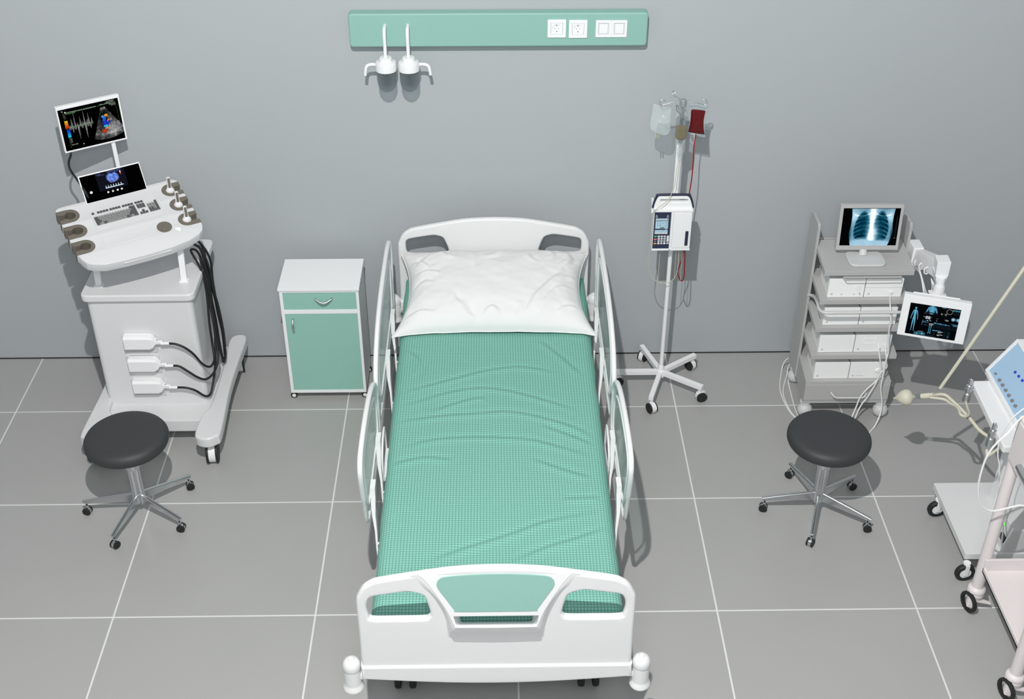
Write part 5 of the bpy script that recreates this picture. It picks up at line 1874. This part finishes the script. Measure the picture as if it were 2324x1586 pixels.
# sloping control panel
py0, py1 = -2.04, -1.525
pa_, pb_ = Vector((6.512, 0, .745)), Vector((6.640, 0, .945))
m = M()
m.hexa([(6.512, py0, .723), (7.0, py0, .723), (7.0, py1, .723), (6.512, py1, .723), (6.512, py0, .745), (7.0, py0, .745), (7.0, py1, .745), (6.512, py1, .745)], .004)
m.hexa([(6.512, py0, .745), (7.0, py0, .745), (7.0, py1, .745), (6.512, py1, .745), (6.640, py0, .945), (7.0, py0, .945), (7.0, py1, .945), (6.640, py1, .945)], .004)
obj('panel_housing', m, WHITE, an)
sl = (pb_ - pa_).normalized()
pfm = frame(Vector((6.512, py1, .745)), (0, -1, 0), sl)     # local z looks up and to the left
L_, H_ = py1 - py0, (pb_ - pa_).length
m = M().plate(rect(0, 0, L_, H_, .004), [rect(.022, .018, L_ - .022, H_ - .012, .004)], .012, .003, pfm)
rim = obj('panel_rim', m, WHITE, an)
obj('blue_panel', M().box((.02, .016, -.002), (L_ - .02, H_ - .01, .0012), 0, mx=pfm), SKYBLUE, an)
for k in range(7):
    x = .098 + .0455 * k - (.0 if k else .012)
    r = .0085 if k else .0058
    q = pfm @ Vector((x, .042 + .001 * k, .001))
    n_ = (pfm.to_3x3() @ Vector((0, 0, 1)))
    obj('knob', M().lathe([(r, 0), (r, .006), (r * .85, .012), (r * .6, .013), (0, .013)], q, n_, 18), KNOB, an)
for k, (x, y) in enumerate(((.18, .135), (.222, .140), (.265, .145))):
    q = pfm @ Vector((x, y, .001))
    obj('blue_button', M().lathe([(.0072, 0), (.0072, .005), (.005, .008), (0, .008)], q, n_, 18), BLUEBTN, an)
m = M().box((6.78, -1.80, .945), (6.86, -1.70, 1.86), .006).box((6.585, -1.735, 1.80), (6.85, -1.655, 1.85), .006)
obj('mast', m, WHITE_M, an)
for cy, cz in ((-1.655, .70), (-2.03, .70)):
    ax = Vector((-.16, -.30, -.94)).normalized()
    o = Vector((6.402, cy + .03, .735))
    m = M().lathe([(0, -.022), (.009, -.022), (.0105, -.018), (.0105, .008), (.018, .012), (.0195, .018), (.017, .022), (.0165, .026), (.0205, .03), (.0205, .052), (.0175, .056), (.0185, .062), (.0205, .066), (.0205, .10), (.0185, .104), (0, .104)], o, ax, 24)
    m.cyl(o + ax * .04, Vector((6.425, o.y + ax.y * .04 + .004, o.z + ax.z * .04)), .009, n=14)
    obj('hose_connector', m, STEEL, an)

# breathing circuit
bc = thing('breathing_circuit', 'cream breathing hoses with a round rubber balloon on the anaesthesia machine', 'breathing circuit', (6.08, -1.61, .63))
B0_ = Vector((6.082, -1.612, .634))
ax = (Vector((6.196, -1.675, .688)) - Vector((6.023, -1.586, .604))).normalized()
m = M().lathe([(0, -.070), (.003, -.066), (.010, -.052), (.024, -.038), (.038, -.020), (.0435, 0), (.0425, .012), (.038, .024), (.028, .032), (.016, .036), (.011, .040), (.0105, .05)], B0_, ax, 32)
obj('balloon', m, CREAM, bc)
m = M().lathe([(.0125, .036), (.0135, .04), (.0135, .074), (.0155, .075), (.0155, .081), (.0135, .082), (.0125, .074)], B0_, ax, 24)
obj('clear_coupling', m, GLASS, bc)
m = M().lathe([(0, .078), (.0125, .078), (.014, .080), (.0155, .125), (.0145, .127), (0, .127)], B0_, ax, 24)
e = B0_ + ax * .12
m.tube([e + Vector((0, 0, .006)), e + Vector((.03, -.005, .012)), (6.262, -1.668, .690), (6.285, -1.71, .688), (6.32, -1.78, .676), (6.345, -1.85, .668), (6.375, -1.935, .655), (6.43, -2.01, .655), (6.50, -2.06, .65), (6.61, -2.08, .65)], .0088, n=12)
obj('long_hose', m, CREAM, bc)
m = M().tube([e + Vector((0, -.006, -.006)), e + Vector((.025, -.01, -.006)), (6.258, -1.690, .676), (6.275, -1.73, .680), (6.287, -1.77, .694), (6.287, -1.82, .706), (6.282, -1.858, .708), (6.30, -1.868, .703), (6.325, -1.85, .692), (6.352, -1.80, .672), (6.366, -1.745, .655), (6.384, -1.665, .642)], .0072, n=12)
obj('short_hose', m, CREAM, bc)
obj('hose_marker', M().cyl((6.3355, -1.823, .6707), (6.3425, -1.8405, .6685), .0096, n=16), TAUPE, bc)
m = M().tube([(6.455, -2.03, .642), (6.385, -2.072, .618), (6.368, -2.074, .616), (6.371, -2.05, .632)], .0078, n=10, sub=8)
obj('short_hose', m, CREAM, bc)
hr = M().tube([(6.222, -1.683, .745), (6.313, -1.686, .994), (6.49, -1.69, 1.478), (6.603, -1.695, 1.79)], .0088, n=14, sub=2)
obj('riser_hose', hr, CREAM, bc)
m = M()
for s in (-.004, .004):
    m.tube([(6.196 + s, -1.675, .70), (6.212 + s, -1.68, .722), (6.224 + s, -1.683, .752)], .0011, n=6)
obj('tie_wire', m, STEEL, bc)

# small unit standing on the platform
un = thing('suction_unit', 'small grey unit with a green lamp standing on the platform of the anaesthesia machine', 'suction unit', (6.53, -2.2, .155))
m = M().hexa([(6.47, -2.29, .1555), (6.61, -2.29, .1555), (6.61, -2.10, .1555), (6.47, -2.10, .1555), (6.50, -2.29, .30), (6.61, -2.29, .30), (6.61, -2.10, .30), (6.50, -2.10, .30)], .004)
obj('housing', m, PALEGREY, un)
obj('lamp', M().ball((6.489, -2.20, .262), .008, (1, 1, 1), u=16, w=10), LED, un)
obj('handle', M().box((6.470, -2.275, .20), (6.485, -2.225, .235), .003), DARKMETAL, un)

# ------------------------------------------------------------------ pinkish instrument trolley in the corner
tr = thing('instrument_trolley', 'pinkish white tubular trolley with a drawer box, lower tray and braked castors', 'trolley', (6.55, -2.78, 0))
PX0, PX1, PY0, PY1 = 6.280, 6.86, -3.06, -2.51
for i, (x, y) in enumerate(((PX0, PY1), (PX0, PY0), (PX1, PY1), (PX1, PY0))):
    m = M().cyl((x, y, .12), (x, y, .965), .0285, n=28)
    post = obj('post', m, PINK, tr)
    m = M().lathe([(0, .085), (.034, .085), (.0415, .090), (.0415, .104), (.037, .109), (.043, .115), (.044, .127), (.039, .136), (.032, .141), (.0285, .145)], (x, y, 0), n=28)
    # shell of the castor and its brake pedal
    sx = -1
    m.hexa([(x - .046, y - .034, .028), (x - .014, y - .044, .022), (x - .006, y - .012, .03), (x - .040, y - .002, .035), (x - .032, y - .026, .095), (x + .022, y - .028, .095), (x + .022, y + .022, .095), (x - .032, y + .020, .095)], .008)
    m.hexa([(x + .005, y - .036, .060), (x + .075, y - .038, .045), (x + .076, y - .022, .045), (x + .005, y - .012, .060), (x + .005, y - .036, .074), (x + .075, y - .038, .052), (x + .076, y - .022, .052), (x + .005, y - .012, .080)], .002)
    cs = obj('castor', m, PINK, post)
    a_ = Vector((.95, .30, 0)).normalized()
    w = M().lathe([(.041, -.008), (.055, -.008), (.056, -.004), (.056, .004), (.055, .008), (.041, .008), (.041, -.008)], (x - .034, y - .024, .056), a_, 16)
    obj('tyre', w, RUBBER, post)
m = M().box((PX0 - .012, PY0 + .02, .262), (PX1 + .01, PY1 - .02, .275), .002)
for lo, hi in (((PX0 - .012, PY0 + .02, .262), (PX0 + .002, PY1 - .02, .292)), ((PX1 - .004, PY0 + .02, .262), (PX1 + .01, PY1 - .02, .292)), ((PX0 - .012, PY1 - .033, .262), (PX1 + .01, PY1 - .019, .345)), ((PX0 - .012, PY0 + .019, .262), (PX1 + .01, PY0 + .033, .292))):
    m.box(lo, hi, .002)
obj('lower_tray', m, PINK, tr)
m = M().box((PX0 - .042, PY0 - .05, .962), (PX1 + .02, PY1 - .004, 1.212), .008)
bxx = obj('drawer_box', m, PINK, tr)
m = M().box((PX0 - .046, PY0 - .03, .982), (PX0 - .040, PY1 - .024, 1.195), .002)
dw = obj('drawer', m, PINK, tr)
m = M().hexa([(PX0 - .072, -2.92, 1.030), (PX0 - .044, -2.92, 1.020), (PX0 - .044, -2.66, 1.020), (PX0 - .072, -2.66, 1.030), (PX0 - .070, -2.92, 1.048), (PX0 - .044, -2.92, 1.053), (PX0 - .044, -2.66, 1.053), (PX0 - .070, -2.66, 1.048)], .004)
obj('handle', m, STEEL, dw)
o = obj('power_cable', M().tube([(6.252, -2.53, 1.216), (6.215, -2.555, 1.205), (6.175, -2.58, 1.160), (6.141, -2.58, 1.111), (6.113, -2.58, 1.042), (6.105, -2.58, .962), (6.107, -2.58, .872), (6.121, -2.58, .802), (6.144, -2.58, .742), (6.191, -2.58, .703), (6.241, -2.58, .705), (6.322, -2.58, .733), (6.40, -2.58, .74), (6.47, -2.54, .85), (6.50, -2.52, .915)], .0048, n=8, sub=2), WCABLE)
tag(o, 'thick white cable hanging in a wide loop around the nearer trolley post', 'cable')
o = obj('sensor_cable', M().tube([(6.33, -2.40, 1.18), (6.284, -2.40, 1.126), (6.261, -2.40, 1.081), (6.246, -2.40, 1.03), (6.24, -2.40, .979), (6.243, -2.40, .936), (6.254, -2.40, .879), (6.273, -2.40, .826), (6.291, -2.40, .737), (6.321, -2.39, .605), (6.40, -2.36, .40), (6.44, -2.33, .24), (6.50, -2.28, .31)], .0036, n=8, sub=3), WCABLE)
tag(o, 'thin white cable dropping straight down behind the trolley post', 'cable')


# ------------------------------------------------------------------ light, world, camera
lp = bpy.data.lights.new('examination_lamp', 'POINT')
lp.energy = 1180
lp.color = (1.0, 0.985, 0.96)
lp.shadow_soft_size = 0.035
lo = bpy.data.objects.new('examination_lamp', lp)
lo.location = (3.574, -5.25, 5.85)
COL.objects.link(lo)

fl = bpy.data.lights.new('camera_fill', 'AREA')  # added soft fill beside the camera to lift the shadows, no real fixture
fl.shape = 'DISK'
fl.size = 1.6
fl.energy = 100
fl.color = (0.95, 0.985, 1.0)
fo = bpy.data.objects.new('camera_fill', fl)
fo.location = (3.9, -7.1, 4.9)
fo.rotation_euler = (Vector((3.9, -1.2, .4)) - Vector(fo.location)).to_track_quat('-Z', 'Y').to_euler()
COL.objects.link(fo)

w = bpy.data.worlds.new('room_light')
scene.world = w
w.use_nodes = True
nt = w.node_tree
bg = nt.nodes['Background']
tc = nt.nodes.new('ShaderNodeTexCoord')
sp = nt.nodes.new('ShaderNodeSeparateXYZ')
nt.links.new(tc.outputs['Generated'], sp.inputs[0])
rp = nt.nodes.new('ShaderNodeValToRGB')
mr = nt.nodes.new('ShaderNodeMapRange')
mr.inputs['From Min'].default_value = -1
nt.links.new(sp.outputs['Z'], mr.inputs['Value'])
nt.links.new(mr.outputs['Result'], rp.inputs['Fac'])
rp.color_ramp.elements[0].position = 0.45
rp.color_ramp.elements[0].color = (0.56, 0.625, 0.665, 1)
rp.color_ramp.elements[1].position = 0.75
rp.color_ramp.elements[1].color = (0.36, 0.365, 0.37, 1)
nt.links.new(rp.outputs['Color'], bg.inputs['Color'])
bg.inputs['Strength'].default_value = 0.74

cam = bpy.data.cameras.new('camera')
cam.sensor_fit = 'HORIZONTAL'
cam.sensor_width = 36.0
cam.lens = 2841.29 * 36.0 / 2324
cam.clip_end = 100
co = bpy.data.objects.new('camera', cam)
pitch, yaw, roll = 0.605529, -0.015955, -0.000666
cy_, sy_, cp_, sp_ = math.cos(yaw), math.sin(yaw), math.cos(pitch), math.sin(pitch)
fwd = Vector((-sy_ * cp_, cy_ * cp_, -sp_))
right = Vector((cy_, sy_, 0))
down = fwd.cross(right)
r2 = right * math.cos(roll) + down * math.sin(roll)
d2 = down * math.cos(roll) - right * math.sin(roll)
mw = Matrix((r2, -d2, -fwd)).transposed().to_4x4()
mw.translation = Vector((3.90621, -6.90013, 4.62593))
co.matrix_world = mw
COL.objects.link(co)
scene.camera = co
scene.view_settings.view_transform = 'Standard'
scene.view_settings.look = 'None'
scene.cycles.use_denoising = True
scene.cycles.max_bounces = 10
scene.cycles.transparent_max_bounces = 16
